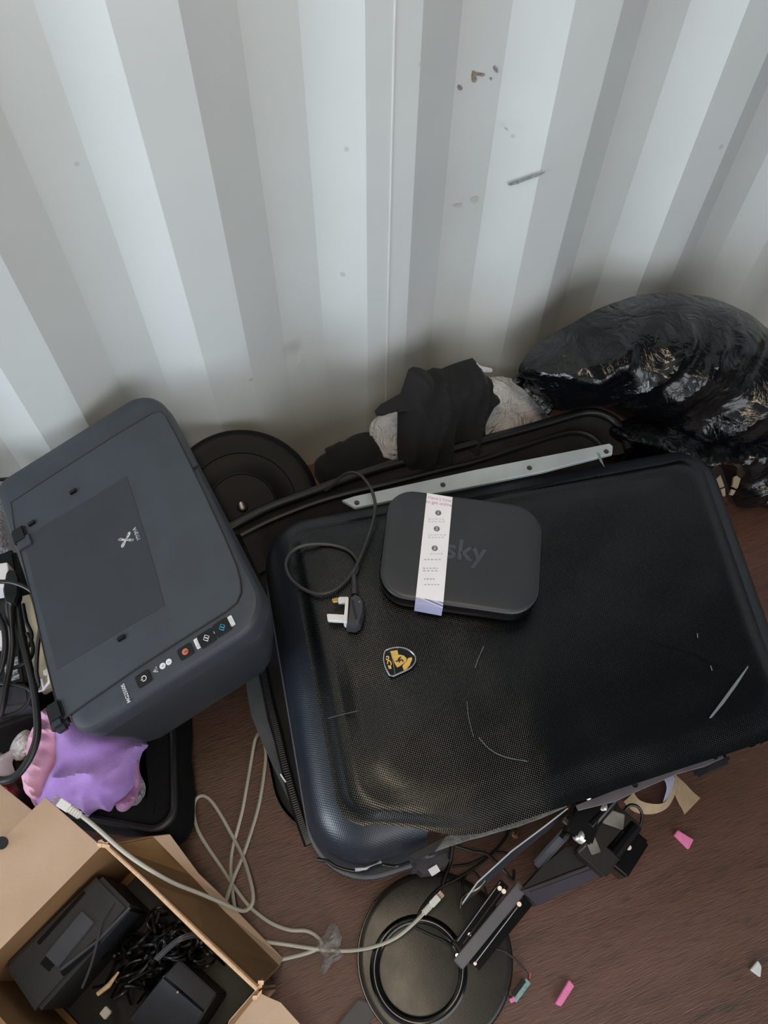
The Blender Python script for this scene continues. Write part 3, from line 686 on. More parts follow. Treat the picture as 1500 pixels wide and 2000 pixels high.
cable('lead', [(691, 1125, .324), (698, 1110, .322), (697, 1094, .320), (680, 1075, .318), (650, 1065, .318), (615, 1063, .318), (585, 1068, .317), (565, 1083, .316), (558, 1105, .316), (568, 1130, .317), (592, 1150, .318), (622, 1160, .319), (655, 1152, .32), (680, 1130, .322), (697, 1103, .328), (712, 1068, .33), (726, 1028, .33), (733, 990, .33), (726, 958, .33), (708, 932, .32), (688, 923, .31), (668, 930, .29), (650, 948, .27), (636, 958, .25)], .0026, M['cord_grey'], pl, 7, 8)

# ------------------------------------------------------------------ printer
pc = [V((-.318, .806, .341)), V((-.039, .86, .418)), V((.009, .42, .435)), V((-.27, .366, .357))]  # B A D C
pcen = sum(pc, V())/4
PX = ((pc[1]-pc[0])+(pc[2]-pc[3])).normalized(); PYv = ((pc[0]-pc[3])+(pc[1]-pc[2])); PYv = (PYv-PX*PYv.dot(PX)).normalized(); PN = PX.cross(PYv)
_rot = Matrix.Rotation(math.radians(-2.2), 3, PN); PX = _rot @ PX; PYv = _rot @ PYv
hw, hl = .147, .221
def pp(u, v, h=0): return PL(u, v, pcen+PN*h, PN)
def ploc(x, y, h): return pcen+PX*x+PYv*y+PN*h
prn = thing('printer', ploc(0, 0, -.14).to_tuple(), 'charcoal inkjet printer tilted on the black tote bag against the wall', 'printer')
def pring(ins, h, rad=(.028, .05, .05, .03), dx=0, hx=hw, hy=hl, n=8, sk=0):
    c = [ploc(-hx+dx, hy, h), ploc(hx, hy, h), ploc(hx, -hy, h), ploc(-hx+dx, -hy, h)]
    return inset(round_poly(c, list(rad), n), -ins if False else ins)
_t = inset(round_poly([ploc(-hw, hl, 0), ploc(hw, hl, 0), ploc(hw, -hl, 0), ploc(-hw, -hl, 0)], .03), .01)
def ring_p(ins, h, rad=(.028, .05, .05, .03)):
    c = [ploc(-hw, hl+.015, h), ploc(hw, hl+.015, h), ploc(hw, -hl, h), ploc(-hw, -hl, h)]
    return inset(round_poly(c, list(rad), 8), ins)
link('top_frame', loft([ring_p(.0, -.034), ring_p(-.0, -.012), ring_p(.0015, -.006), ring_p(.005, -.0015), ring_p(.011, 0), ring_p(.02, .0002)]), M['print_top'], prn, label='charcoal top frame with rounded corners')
link('body_seam', loft([ring_p(.003, -.040), ring_p(.003, -.033)], cap0=False, cap1=False), M['blk_matte'], prn)
def near_full(r, k):
    out = []
    for p in r:
        y = (p-pcen).dot(PYv); t_ = max(0, min(1, (-y-.02)/.12)); x_ = (p-pcen).dot(PX); u_ = max(0, min(1, x_/.12)); out.append(p-PYv*k*t_-PX*k*.9*u_)
    return out
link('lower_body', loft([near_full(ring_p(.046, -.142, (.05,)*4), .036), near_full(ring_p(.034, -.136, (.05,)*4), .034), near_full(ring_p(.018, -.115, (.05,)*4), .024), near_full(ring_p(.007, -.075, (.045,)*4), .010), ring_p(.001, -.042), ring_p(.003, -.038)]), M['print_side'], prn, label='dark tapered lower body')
# scanner lid: polygon seen in the photo, on the top plane
lid_px = [(22, 982), (120, 918), (230, 848), (298, 808), (312, 805), (323, 812), (350, 862), (400, 965), (440, 1052), (462, 1105), (470, 1135), (471, 1158), (462, 1178), (440, 1196), (370, 1240), (270, 1304), (180, 1366), (126, 1404), (112, 1378), (90, 1290), (66, 1180), (42, 1085), (30, 1040)]
lid_pts = [pp(u, v, .0006) for u, v in lid_px]
if True:
    N_ = len(lid_pts); c_ = sum(lid_pts, V())/N_
    area_ = sum(((lid_pts[i]-c_).cross(lid_pts[(i+1) % N_]-c_) for i in range(N_)), V()).dot(PN)
    if area_ < 0: lid_pts.reverse()
lid = slab('scanner_lid', lid_pts, PN, -.002, .0006, M['print_lid'], prn, .0008, 'charcoal scanner lid')
link('lid_gap', tube_bm([p+PN*.0003 for p in lid_pts], .0012, 6, closed=True), M['blk_matte'], prn)
def pslab(name, px, h0, h1, mat, par=lid, bev=0, label=None):
    pts = [pp(u, v, h0) for u, v in px]; c_ = sum(pts, V())/len(pts)
    if sum(((pts[i]-c_).cross(pts[(i+1) % len(pts)]-c_) for i in range(len(pts))), V()).dot(PN) < 0: pts.reverse()
    return slab(name, pts, PN, 0, h1-h0, M[mat], par, bev, label, smooth=False)
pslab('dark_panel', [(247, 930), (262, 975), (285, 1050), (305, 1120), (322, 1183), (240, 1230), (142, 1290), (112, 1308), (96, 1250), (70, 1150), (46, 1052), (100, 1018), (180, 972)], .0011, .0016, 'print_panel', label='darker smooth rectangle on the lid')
# paper-catch nubs and hinges
for u, v in ((143, 960), (62, 1022), (237, 1246)):
    c = pp(u, v, .002); k = (PX+PYv*.25).normalized()
    link('catch', box_bm(c, PX*.0058, PYv*.0035, PN*.0022, .0012), M['blk_gloss'], lid, label='small black catch')
for u, v in ((52, 1048), (122, 1392)):
    link('hinge', box_bm(pp(u-10, v, -.002), PX*.011, PYv*.014, PN*.008, .003), M['blk'], prn, label='black lid hinge')
link('hinge_cover', box_bm(pp(48, 1060, .002), PX*.011, PYv*.010, PN*.0025, .001), M['print_top'], prn)
link('tray_corner', box_bm(pp(118, 1412, -.006), PX*.012, PYv*.012, PN*.010, .006), M['print_side'], prn, label='grey rear tray corner')
heap_dummy = None
# output slot and front latch line
link('front_latch', box_bm(pp(377, 905, -.002), PX*.006, PYv*.01, PN*.003, .001), M['print_side'], prn)
# control strip
def pbtn(u, v, w, h, mat='blk', nm='button', label=None):
    c = pp(u, v, .0); q = [c+PX*(a*w)+PYv*(b*h) for a, b in ((-1, -1), (1, -1), (1, 1), (-1, 1))]
    q = round_poly(q, .003, 4)
    return slab(nm, q, PN, -.001, .0016, M[mat], prn, .0005, label)
# button frame vectors: text runs along +PYv, letter tops towards -PX
TXD, TYD = PYv, -PX
def ptext(s, u, v, size, mat, par, bold=.0, h=.0009, nm='lettering', label=None):
    return text(nm, s, pp(u, v, h), TXD, TYD, size, M[mat], par, bold, label)
b1 = pbtn(281, 1326, .0105, .009, label='power button')
b2_ = pbtn(363, 1273, .0105, .0085, label='stop button with orange symbol')
b3 = pbtn(404, 1247, .0115, .010, label='button with white diamond')
b4 = pbtn(434, 1226, .0115, .010, label='button with teal diamond')
def pcurve(pts2, c, par, mat, r=.0006, closed=False, h=.0018, nm='symbol'):
    o_ = pp(*c, h); w = [o_+TXD*x+TYD*y for x, y in pts2]
    return link(nm, tube_bm(w, r, 5, closed=closed, flat=.5), M[mat], par)
arc = [(.0034*math.cos(a), .0034*math.sin(a)) for a in [math.radians(120+i*30) for i in range(11)]]
pcurve(arc, (281, 1325), b1, 'ink_white'); pcurve([(0, .0012), (0, .0046)], (281, 1325), b1, 'ink_white')
link('symbol', lathe_bm(pp(362, 1273, .0013), PN, [(.0044, 0), (.0044, .0006)], 18), M['orange'], b2_)
pcurve([(-.0015, -.002), (0, .0016), (.0015, -.002)], (362, 1273), b2_, 'blk', .0005, True, .0022)
for bb, c, mt in ((b3, (403, 1246), 'ink_white'), (b4, (434, 1225), 'tealm')):
    dm = [(-.0048, 0), (0, -.0042), (.0048, 0), (0, .0042)]
    pcurve(dm, c, bb, mt, .0009, True); pcurve([(-.002, -.0018), (.002, .0018)], c, bb, mt, .0008)
for (u, v) in ((452, 1213), (386, 1257)):
    c = pp(u, v, 0); q = round_poly([c+PX*a+PYv*b for a, b in ((-.0032, -.0075), (.0032, -.0075), (.0032, .0075), (-.0032, .0075))], .0012, 3)
    sl = slab('label_tag', q, PN, 0, .0008, M['ink_white'], prn)
    text('lettering', 'Color' if u > 400 else 'Black', pp(u, v, .0009), TXD, TYD, .0052, M['ink_lt'], sl)
link('indicator', lathe_bm(pp(418, 1236, 0), PN, [(.0016, 0), (.0016, .0009)], 12), M['ink_white'], prn)
for u, v in ((318, 1301), (330, 1293)):
    ind = link('indicator', lathe_bm(pp(u, v, 0), PN, [(.0042, 0), (.0042, .0008)], 18), M['ink_white'], prn)
    text('lettering', 'o' if u < 325 else '1', pp(u, v, .0009), TXD, TYD, .006, M['ink_grey'], ind)
pcurve([(-.0038, -.0024), (.0038, -.0024), (0, .0034)], (304, 1309), prn, 'ink_white', .0007, True, .0008)
pcurve([(0, -.001), (0, .0012)], (304, 1309), prn, 'ink_white', .0006, False, .0008)
ptext('MG2550S', 246, 1354, .0070, 'ink_white', prn, .01)
ptext('PIXMA', 267, 1042, .0078, 'silver_ink', lid, .03, .0018)
# crossed-paddle mark
for s in (1, -1):
    o_ = pp(246, 1054, .0018)
    a1 = (TXD*.8*s+TYD*1.0).normalized()
    pts = [o_+a1*t for t in (-.0125, -.010, -.006, 0, .006, .010, .0125)]
    link('logo_mark', tube_bm(pts, [.001, .0026, .0022, .0011, .0022, .0026, .001], 8, flat=.25), M['silver_ink'], lid)

# ------------------------------------------------------------------ round tub behind the printer
dc = P(474, 990, .20); dn_ = ((CAM-dc).normalized()*1.0+V((0, -.15, .25))).normalized()
tub = thing('plastic_tub', (dc.x, dc.y, .03), 'round black plastic tub leaning on the wall behind the printer', 'tub')
link('disc', lathe_bm(dc, dn_, [(.12, -.03), (.132, -.026), (.136, -.010), (.1345, -.002), (.130, .002), (.124, .003), (.112, .002), (.095, .0012), (.0935, -.0002), (.062, -.0006), (.0605, .0004), (.058, .0004), (.0565, -.0012), (.001, -.0015)], 72), M['tub'], tub)
link('hub', lathe_bm(dc, dn_, [(.010, -.002), (.0095, .0005), (.007, .001), (.001, .001)], 24), M['blk_gloss'], tub)

# ------------------------------------------------------------------ garments and bags by the wall
heap('plastic_bag', [(722, 850), (724, 828), (740, 812), (778, 797), (850, 770), (930, 745), (965, 736), (992, 738), (1018, 748), (1046, 760), (1062, 782), (1072, 806), (1068, 836), (1000, 870), (900, 905), (800, 915), (745, 900), (728, 872)],
     [(740, 812, 'y', .835), (1040, 755, 'y', .82), (900, 900, 'z', .16)], .035, M['clearbag'], edge=.05, step=.009, fold=.008, fscale=16, crease=.009, cscale=16, seed=3)
tag(bpy.data.objects['plastic_bag'], 'crumpled milky plastic bag behind the black garment', 'plastic bag')
heap('black_garment', [(797, 722), (806, 716), (820, 718), (833, 724), (846, 718), (862, 720), (884, 711), (905, 704), (923, 699), (931, 710), (936, 718), (938, 727), (948, 733), (960, 741), (959, 764), (972, 773), (966, 784), (955, 794), (946, 812), (940, 826), (941, 845), (948, 868), (946, 900), (860, 925), (800, 925), (777, 900), (775, 862), (776, 830), (776, 802), (760, 803), (745, 808), (735, 812), (731, 803), (743, 790), (766, 777), (782, 768), (790, 745)],
     [(797, 722, 'y', .80), (935, 715, 'y', .80), (850, 900, 'z', .20)], .030, M['cloth_blk'], edge=.035, step=.006, fold=.016, fscale=24, dirn=90, stretch=4, seed=5, smooth_outline=False, zmin=.01)
tag(bpy.data.objects['black_garment'], 'crumpled black garment heaped upright against the wall, above the suitcase', 'clothing', 'black garments by the wall')
heap('black_garment', [(614, 912), (616, 900), (626, 890), (636, 884), (635, 876), (652, 868), (664, 862), (670, 862), (690, 850), (715, 844), (738, 847), (760, 858), (785, 875), (812, 890), (800, 930), (700, 960), (640, 955), (618, 935)],
     [(614, 912, 'y', .82), (738, 846, 'y', .81), (700, 960, 'z', .12)], .040, M['cloth_blk'], edge=.05, step=.007, fold=.010, fscale=14, dirn=20, stretch=2.5, seed=9)
tag(bpy.data.objects['black_garment.001'], 'low rounded black garment lying between the round lid and the upright one', 'clothing', 'black garments by the wall')
heap('garment_tag', [(931, 708), (938, 714), (950, 717), (961, 720), (960, 727), (945, 727), (937, 726), (932, 716)], [(931, 708, 'y', .79), (961, 720, 'y', .79), (940, 727, 'y', .785)], .002, M['white_cloth'], edge=.006, step=.003, fold=0, seed=1)
tag(bpy.data.objects['garment_tag'], 'small crumpled white tag beside the upright black garment', 'tag')
heap('bin_bag', [(1013, 727), (1016, 712), (1030, 692), (1060, 664), (1090, 646), (1120, 630), (1150, 612), (1180, 598), (1215, 586), (1245, 577), (1300, 571), (1350, 575), (1395, 583), (1440, 602), (1480, 632), (1510, 690), (1545, 760), (1550, 860), (1480, 905), (1400, 890), (1330, 872), (1262, 850), (1200, 806), (1150, 790), (1105, 797), (1078, 800), (1062, 785), (1045, 770), (1022, 752), (1030, 742), (1018, 738)],
     [(1300, 572, 'y', .80), (1013, 727, 'y', .77), (1280, 900, 'z', .10)], .115, M['binbag'], edge=.16, step=.007, fold=.045, fscale=8, dirn=25, stretch=4, crease=.013, cscale=8, seed=21, back=.25)
tag(bpy.data.objects['bin_bag'], 'big glossy black bin bag slumped against the wall', 'bin bag', 'black bin bags')
heap('bin_bag_tail', [(1000, 742), (1004, 734), (1018, 738), (1030, 752), (1048, 768), (1062, 785), (1075, 800), (1072, 812), (1060, 800), (1045, 784), (1025, 762), (1008, 750)],
     [(1000, 742, 'y', .77), (1048, 768, 'y', .76), (1060, 800, 'y', .72)], .010, M['binbag'], edge=.012, step=.004, fold=.006, fscale=60, seed=4)
o = bpy.data.objects['bin_bag_tail']
o.name = 'bag_tail'; bb_ = bpy.data.objects['bin_bag']
o.parent = bb_; o.location = WL['bin_bag_tail']-WL['bin_bag']
heap('bin_bag', [(1190, 840), (1215, 822), (1250, 815), (1310, 830), (1380, 850), (1450, 835), (1520, 800), (1570, 860), (1580, 960), (1510, 990), (1462, 985), (1440, 990), (1425, 960), (1412, 920), (1395, 905), (1340, 912), (1245, 912), (1205, 880)],
     [(1380, 850, 'z', .17), (1520, 830, 'z', .15), (1450, 985, 'z', .02)], .06, M['binbag'], edge=.06, step=.008, fold=.02, fscale=14, dirn=60, stretch=2, crease=.010, cscale=14, seed=31, back=.3)
tag(bpy.data.objects['bin_bag.001'], 'smaller torn black bin bag low beside the suitcase corner, under the big one', 'bin bag', 'black bin bags')
for q in ([(1396, 938), (1404, 930), (1410, 946), (1412, 952), (1403, 955)], [(1430, 934), (1438, 930), (1444, 936), (1438, 955), (1428, 950)], [(1405, 958), (1413, 955), (1414, 970), (1408, 968)], [(1425, 958), (1434, 960), (1430, 968), (1423, 966)]):
    pts = [P(u, v, .105) for u, v in q]; slab('card_scrap', pts, V((0, -.2, .98)).normalized(), 0, .006, M['beige'], bpy.data.objects['bin_bag.001'], label='beige card showing through a tear', smooth=False)

# ------------------------------------------------------------------ black tote with clothes, under the printer
tq = [P(338, 1290, .17), P(352, 1640, .15), P(30, 1575, .17), P(140, 1230, .17)]
tq = [V((p.x, p.y, 0)) for p in tq]; tq = [tq[3], tq[2], tq[1], tq[0]]
TR = [.05, .06, .035, .04]
bagt = thing('tote_bag', sum(tq, V()).to_tuple() and (sum(tq, V())/4).to_tuple(), 'black fabric tote bag full of clothes under the printer', 'bag')
rg, _ = shell_rings([(.01, .004), (.0, .03), (-.004, .09), (.0, .135), (.008, .150), (.02, .156), (.045, .156), (.062, .150), (.066, .13), (.068, .06)], TR, tq)
rg = [[p+V((.004*noise.noise(p*20), .004*noise.noise(p*20+V((5, 5, 5))), .006*noise.noise(p*12)*(i > 2))) for p in r] for i, r in enumerate(rg)]
link('bag_body', loft(rg), M['bagfab'], bagt)
run = [V((p.x, p.y, .153)) for p in path_ring(tq, TR, .006, .15)]
link('bag_rim', tube_bm(run, .006, 8, closed=True), M['piping'], bagt, label='folded black rim')
heap('pink_garment', [(85, 1388), (100, 1380), (140, 1392), (130, 1440), (118, 1500), (105, 1550), (75, 1578), (60, 1560), (49, 1535), (48, 1505), (56, 1470), (60, 1440), (72, 1415)],
     [(85, 1388, 'z', .205), (60, 1560, 'z', .175), (120, 1480, 'z', .19)], .028, M['pink'], edge=.035, step=.005, fold=.012, fscale=34, dirn=75, stretch=4, seed=12)
tag(bpy.data.objects['pink_garment'], 'pale pink cotton garment bunched at the left of the lilac one', 'clothing')
heap('lilac_garment', [(100, 1420), (130, 1400), (200, 1420), (285, 1450), (278, 1470), (268, 1500), (262, 1535), (245, 1560), (225, 1572), (215, 1585), (195, 1580), (180, 1588), (170, 1596), (160, 1582), (140, 1580), (110, 1580), (78, 1582), (66, 1565), (72, 1530), (98, 1510), (110, 1480)],
     [(100, 1420, 'z', .20), (170, 1592, 'z', .165), (270, 1500, 'z', .175)], .034, M['purple'], edge=.04, step=.004, fold=.018, fscale=14, dirn=95, stretch=2.2, seed=17)
tag(bpy.data.objects['lilac_garment'], 'lilac fleece garment bulging out of the black tote bag', 'clothing')
heap('mauve_garment', [(232, 1450), (280, 1448), (274, 1480), (272, 1500), (276, 1525), (270, 1555), (250, 1582), (232, 1584), (225, 1570), (232, 1562), (250, 1545), (256, 1520), (250, 1490)],
     [(240, 1455, 'z', .185), (250, 1580, 'z', .160), (275, 1500, 'z', .165)], .018, M['mauve'], edge=.02, step=.004, fold=.008, fscale=50, dirn=80, seed=19)
tag(bpy.data.objects['mauve_garment'], 'mauve ribbed cuff between the lilac garment and the tote rim', 'clothing')
heap('foil_wrapper', [(268, 1500), (276, 1515), (284, 1535), (282, 1555), (272, 1572), (264, 1576), (240, 1586), (235, 1583), (262, 1560), (268, 1535)], [(276, 1515, 'z', .155), (240, 1586, 'z', .155), (284, 1545, 'z', .155)], .006, M['silverbag'], edge=.01, step=.004, fold=.004, fscale=60, seed=2)
tag(bpy.data.objects['foil_wrapper'], 'thin silvery wrapper edge beside the mauve cuff', 'wrapper')

# ------------------------------------------------------------------ left edge clutter
heap('tissue', [(-30, 1470), (0, 1474), (12, 1470), (28, 1462), (30, 1475), (24, 1490), (30, 1512), (20, 1522), (0, 1524), (-30, 1520)], [(-20, 1470, 'z', .16), (28, 1465, 'z', .17), (0, 1520, 'z', .15)], .014, M['white_cloth'], edge=.015, step=.004, fold=.008, fscale=50, seed=5)
tag(bpy.data.objects['tissue'], 'crumpled white tissue at the left beside the pink garment', 'tissue')
heap('paper_scrap', [(18, 1470), (30, 1440), (52, 1425), (66, 1440), (64, 1465), (52, 1480), (34, 1486)], [(20, 1470, 'z', .165), (60, 1440, 'z', .17), (50, 1480, 'z', .155)], .010, M['clearbag'], edge=.012, step=.004, fold=.008, fscale=60, crease=.003, seed=8)
tag(bpy.data.objects['paper_scrap'], 'crinkled clear wrapper above the white tissue', 'wrapper')
heap('red_garment', [(24, 1480), (40, 1472), (55, 1480), (52, 1510), (60, 1545), (72, 1575), (60, 1590), (30, 1580), (-10, 1560), (-20, 1530), (10, 1522)], [(25, 1480, 'z', .135), (70, 1575, 'z', .125), (-10, 1560, 'z', .13)], .012, M['red_cloth'], edge=.02, step=.005, fold=.006, fscale=40, seed=6)
tag(bpy.data.objects['red_garment'], 'dark red and black cloth tucked below the pink garment', 'clothing')
# silver wrapping top left
heap('silver_bag', [(-60, 945), (0, 940), (22, 942), (20, 960), (14, 985), (6, 1005), (10, 1040), (20, 1058), (8, 1080), (-60, 1075)], [(-40, 945, 'z', .30), (20, 950, 'z', .31), (0, 1070, 'z', .25)], .012, M['silverbag'], edge=.02, step=.005, fold=.010, fscale=40, crease=.004, seed=14)
tag(bpy.data.objects['silver_bag'], 'shiny silver-grey plastic wrapping left of the printer', 'plastic bag')
tag(cable('black_strap', [(-40, 942, .30), (0, 938, .30), (20, 936, .30), (38, 934, .29)], .004, M['cord']), 'black strap edge above the silver wrapping', 'strap')
# dark crate under the cables
px_box('black_crate', [(-90, 1090), (28, 1070), (78, 1392), (-60, 1440)], .01, .19, M['blk_matte'], None, .006)
tag(bpy.data.objects['black_crate'], 'matt black crate under the tangled power leads at left', 'crate')
px_box('beige_carton', [(38, 1165), (58, 1160), (112, 1322), (72, 1345)], .192, .225, M['beige'], None, .001)
tag(bpy.data.objects['beige_carton'], 'narrow beige carton edge behind the power leads', 'box')
px_box('white_paper', [(-30, 1105), (14, 1098), (16, 1112), (8, 1145), (-30, 1150)], .195, .235, M['label'], None, .001)
tag(bpy.data.objects['white_paper'], 'white paper block behind the black connector', 'paper')
ad = px_box('power_adapter', [(-30, 1275), (40, 1262), (52, 1335), (-30, 1348)], .192, .228, M['blk'], None, .004)
tag(ad, 'black power adapter with worn white lettering under the leads', 'power adapter', 'power adapters on the black crate')
for u, v, w, h in ((30, 1292, .004, .007), (28, 1312, .005, .004), (30, 1323, .006, .004), (11, 1305, .0016, .008), (12, 1328, .0025, .003)):
    link('worn_print', box_bm(P(u, v, .2285), V((w, 0, 0)), V((0, h, 0)), V((0, 0, .0003))), M['silver_ink'], ad, smooth=False)
ad = px_box('power_adapter', [(-30, 1342), (52, 1336), (58, 1374), (-30, 1384)], .192, .24, M['dkgrey'], None, .003)
tag(ad, 'dark grey power adapter just below the lettered one', 'power adapter', 'power adapters on the black crate')
px_box('printed_card', [(-30, 1234), (6, 1230), (10, 1262), (-30, 1266)], .192, .215, M['label'], None, .001)
tag(bpy.data.objects['printed_card'], 'white printed card half hidden by the leads', 'card')
# white clip
cl = thing('white_clip', P(95, 1315, .24).to_tuple(), 'white bent plastic clip on card beside the printer hinge', 'clip')
link('clip_base', box_bm(P(92, 1322, .232), V((.013, .002, 0)), V((-.003, .018, 0)), V((0, 0, .001)), .0005), M['beige'], cl)
link('clip_arm', box_bm(P(100, 1309, .262), V((.011, .001, 0)), V((0, .004, 0)), V((0, 0, .003)), .001), M['white_pl'], cl)
link('clip_arm', tube_bm([P(95, 1315, .260), P(96, 1332, .25), P(84, 1347, .240)], .0022, 6), M['white_pl'], cl)
link('clip_arm', tube_bm([P(80, 1325, .252), P(86, 1347, .240), P(76, 1350, .238)], .002, 6), M['white_pl'], cl)
# leads
pw = thing('power_lead', P(15, 1200, .25).to_tuple(), 'thick black power lead with moulded appliance connector at the left edge', 'power lead')
con = [(10, 1118), (18, 1110), (32, 1114), (38, 1130), (36, 1160), (30, 1178), (20, 1182), (8, 1176), (4, 1150)]
cpt = [P(u, v, .30) for u, v in con]
link('connector', loft([[p+V((0, 0, -.02)) for p in inset(cpt, .002)], [p+V((0, 0, -.004)) for p in cpt], inset(cpt, .003)]), M['blk'], pw, label='moulded black appliance connector')
link('connector_face', slab('tmp', [p for p in inset([P(u, v, .3005) for u, v in [(12, 1142), (32, 1140), (30, 1166), (20, 1172), (12, 1164)]], 0)], V((0, 0, 1)), 0, .001, M['dkgrey']).data.copy(), None, pw) if False else None
link('strain_relief', tube_bm([P(20, 1180, .29), P(20, 1195, .288), P(21, 1212, .284), P(22, 1226, .28)], [.0085, .0075, .0065, .005], 12), M['cord'], pw, label='ribbed cable boot')
cable('lead', [(22, 1224, .28), (24, 1260, .27), (20, 1300, .262), (12, 1340, .26), (5, 1380, .26), (-12, 1420, .25)], .005, M['cord'], pw)
def lead(px, r=.004, lab='', mat='cord'):
    o = cable('cable', px, r, M[mat]); tag(o, lab, 'cable', 'black leads tangled at the left edge'); return o
lead([(-90, 1440, .2), (-60, 1490, .22), (-20, 1518, .245), (10, 1524, .25), (35, 1512, .255), (58, 1480, .262), (72, 1440, .268), (72, 1395, .272), (65, 1340, .275), (54, 1290, .275), (42, 1240, .275), (36, 1200, .28), (30, 1150, .285)], .0055, 'thickest black cable sweeping down beside the pink garment')
lead([(-20, 1137, .32), (20, 1137, .322), (55, 1150, .322), (76, 1172, .32), (82, 1195, .315), (78, 1230, .30), (73, 1270, .29), (71, 1310, .28), (75, 1335, .275), (68, 1345, .265), (62, 1320, .262)], .0032, 'thin black cable arching over the connector beside the printer lid')
lead([(-20, 1170, .29), (-4, 1200, .29), (8, 1230, .29), (10, 1270, .285), (2, 1305, .28), (-20, 1340, .27)], .0045, 'black cable curving along the left picture edge')
lead([(45, 1180, .245), (52, 1215, .25), (62, 1240, .25), (56, 1262, .25), (48, 1250, .248), (54, 1238, .25), (64, 1262, .25), (60, 1285, .25), (40, 1300, .25), (20, 1306, .25)], .003, 'small curled black cable in front of the beige carton')
lead([(-20, 1400, .25), (10, 1398, .25), (35, 1390, .25), (55, 1372, .252), (60, 1350, .255), (40, 1340, .258), (15, 1336, .258), (-20, 1334, .255)], .0028, 'thin black cable looping under the dark grey adapter')

# ------------------------------------------------------------------ cardboard box with old electronics
BZT = .2
C1, C2 = P(203, 1648, BZT), P(503, 1932, BZT); C4 = P(-62, 1917, BZT); C3 = C2+(C4-C1)
bx = thing('cardboard_box', ((C1+C3)/2).xy.to_3d().to_tuple(), 'open brown cardboard box holding old black electronics', 'box')
def panel(name, a, b, c, e, th, mat, label=None, edge=True, parent=bx):
    n = (b-a).cross(e-a).normalized(); bm = bmesh.new()
    vs = [bm.verts.new(p) for p in (a, b, c, e)]+[bm.verts.new(p+n*th) for p in (a, b, c, e)]
    bm.faces.new(vs[:4][::-1]); bm.faces.new(vs[4:])
    for i in range(4): bm.faces.new((vs[i], vs[(i+1) % 4], vs[4+(i+1) % 4], vs[4+i]))
    return link(name, bm, mat, parent, label=label, smooth=False)
z0 = lambda p: V((p.x, p.y, .004))
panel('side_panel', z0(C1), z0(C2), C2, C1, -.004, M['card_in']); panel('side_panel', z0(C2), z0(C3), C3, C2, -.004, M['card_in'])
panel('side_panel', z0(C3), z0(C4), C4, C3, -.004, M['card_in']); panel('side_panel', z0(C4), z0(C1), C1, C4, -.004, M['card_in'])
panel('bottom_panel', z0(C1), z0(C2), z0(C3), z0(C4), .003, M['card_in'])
link('cut_edge', tube_bm([C1+V((0, 0, .001)), C1.lerp(C2, .33)+V((.001, .001, 0)), C1.lerp(C2, .66), C2], .0026, 6), M['card_edge'], bx, label='pale folded cardboard edge')
for c, s in ((C1, 1), (C2, 2)):
    bm = bmesh.new(); rnd = random.Random(s)
    for i in range(5):
        q = c+V((rnd.uniform(-.006, .006), rnd.uniform(-.008, .006), rnd.uniform(-.003, .003)))
        box_bm(q, V((rnd.uniform(.002, .005), rnd.uniform(-.003, .003), 0)), V((.001, .002, .001)), V((0, 0, .001)), bm=bm)
    link('torn_corner', bm, M['card_edge'], bx, label='frayed cardboard corner')
# flaps
def flap(name, px, mat, label, th=.003):
    pts = [P(*q) for q in px]; bm = bmesh.new(); n_ = len(pts)
    nrm = (pts[1]-pts[0]).cross(pts[2]-pts[0]).normalized()
    if nrm.z < 0: nrm = -nrm
    a = [bm.verts.new(p) for p in pts]; b = [bm.verts.new(p-nrm*th) for p in pts]
    bm.faces.new(a); bm.faces.new(b[::-1])
    for i in range(n_): bm.faces.new((a[i], a[(i+1) % n_], b[(i+1) % n_], b[i]))
    bmesh.ops.triangulate(bm, faces=[f for f in bm.faces if len(f.verts) > 4])
    return link(name, bm, mat, bx, label=label, smooth=False)
flap('flap', [(198, 1653, .202), (88, 1557, .232), (-146, 1790, .232), (-34, 1889, .202)], M['card'], 'wide sunlit flap folded back to the left')
flap('flap', [(-90, 1460, .196), (62, 1582, .196), (20, 1650, .196), (-36, 1880, .196), (-80, 1840, .196), (-160, 1560, .196)], M['card'], 'second flap behind the wide one')
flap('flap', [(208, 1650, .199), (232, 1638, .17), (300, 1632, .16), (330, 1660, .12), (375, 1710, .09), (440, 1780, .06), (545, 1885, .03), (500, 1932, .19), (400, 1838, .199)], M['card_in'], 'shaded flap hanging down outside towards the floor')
flap('flap', [(299, 1634, .166), (332, 1630, .15), (388, 1706, .09), (432, 1748, .06), (553, 1872, .012), (545, 1888, .032), (440, 1782, .062), (375, 1712, .092)], M['card'], 'outer fold of the hanging flap')
flap('flap', [(498, 1934, .2), (520, 1946, .19), (548, 1958, .175), (640, 2060, .10), (420, 2080, .16), (450, 1990, .2)], M['card'], 'near flap at the lower right corner of the box')
link('handle_hole', lathe_bm(P(2, 1646, .2345), (0, 0, 1), [(.008, -.004), (.008, .0006)], 20), M['blk_matte'], bx, label='dark round hole in the flap')
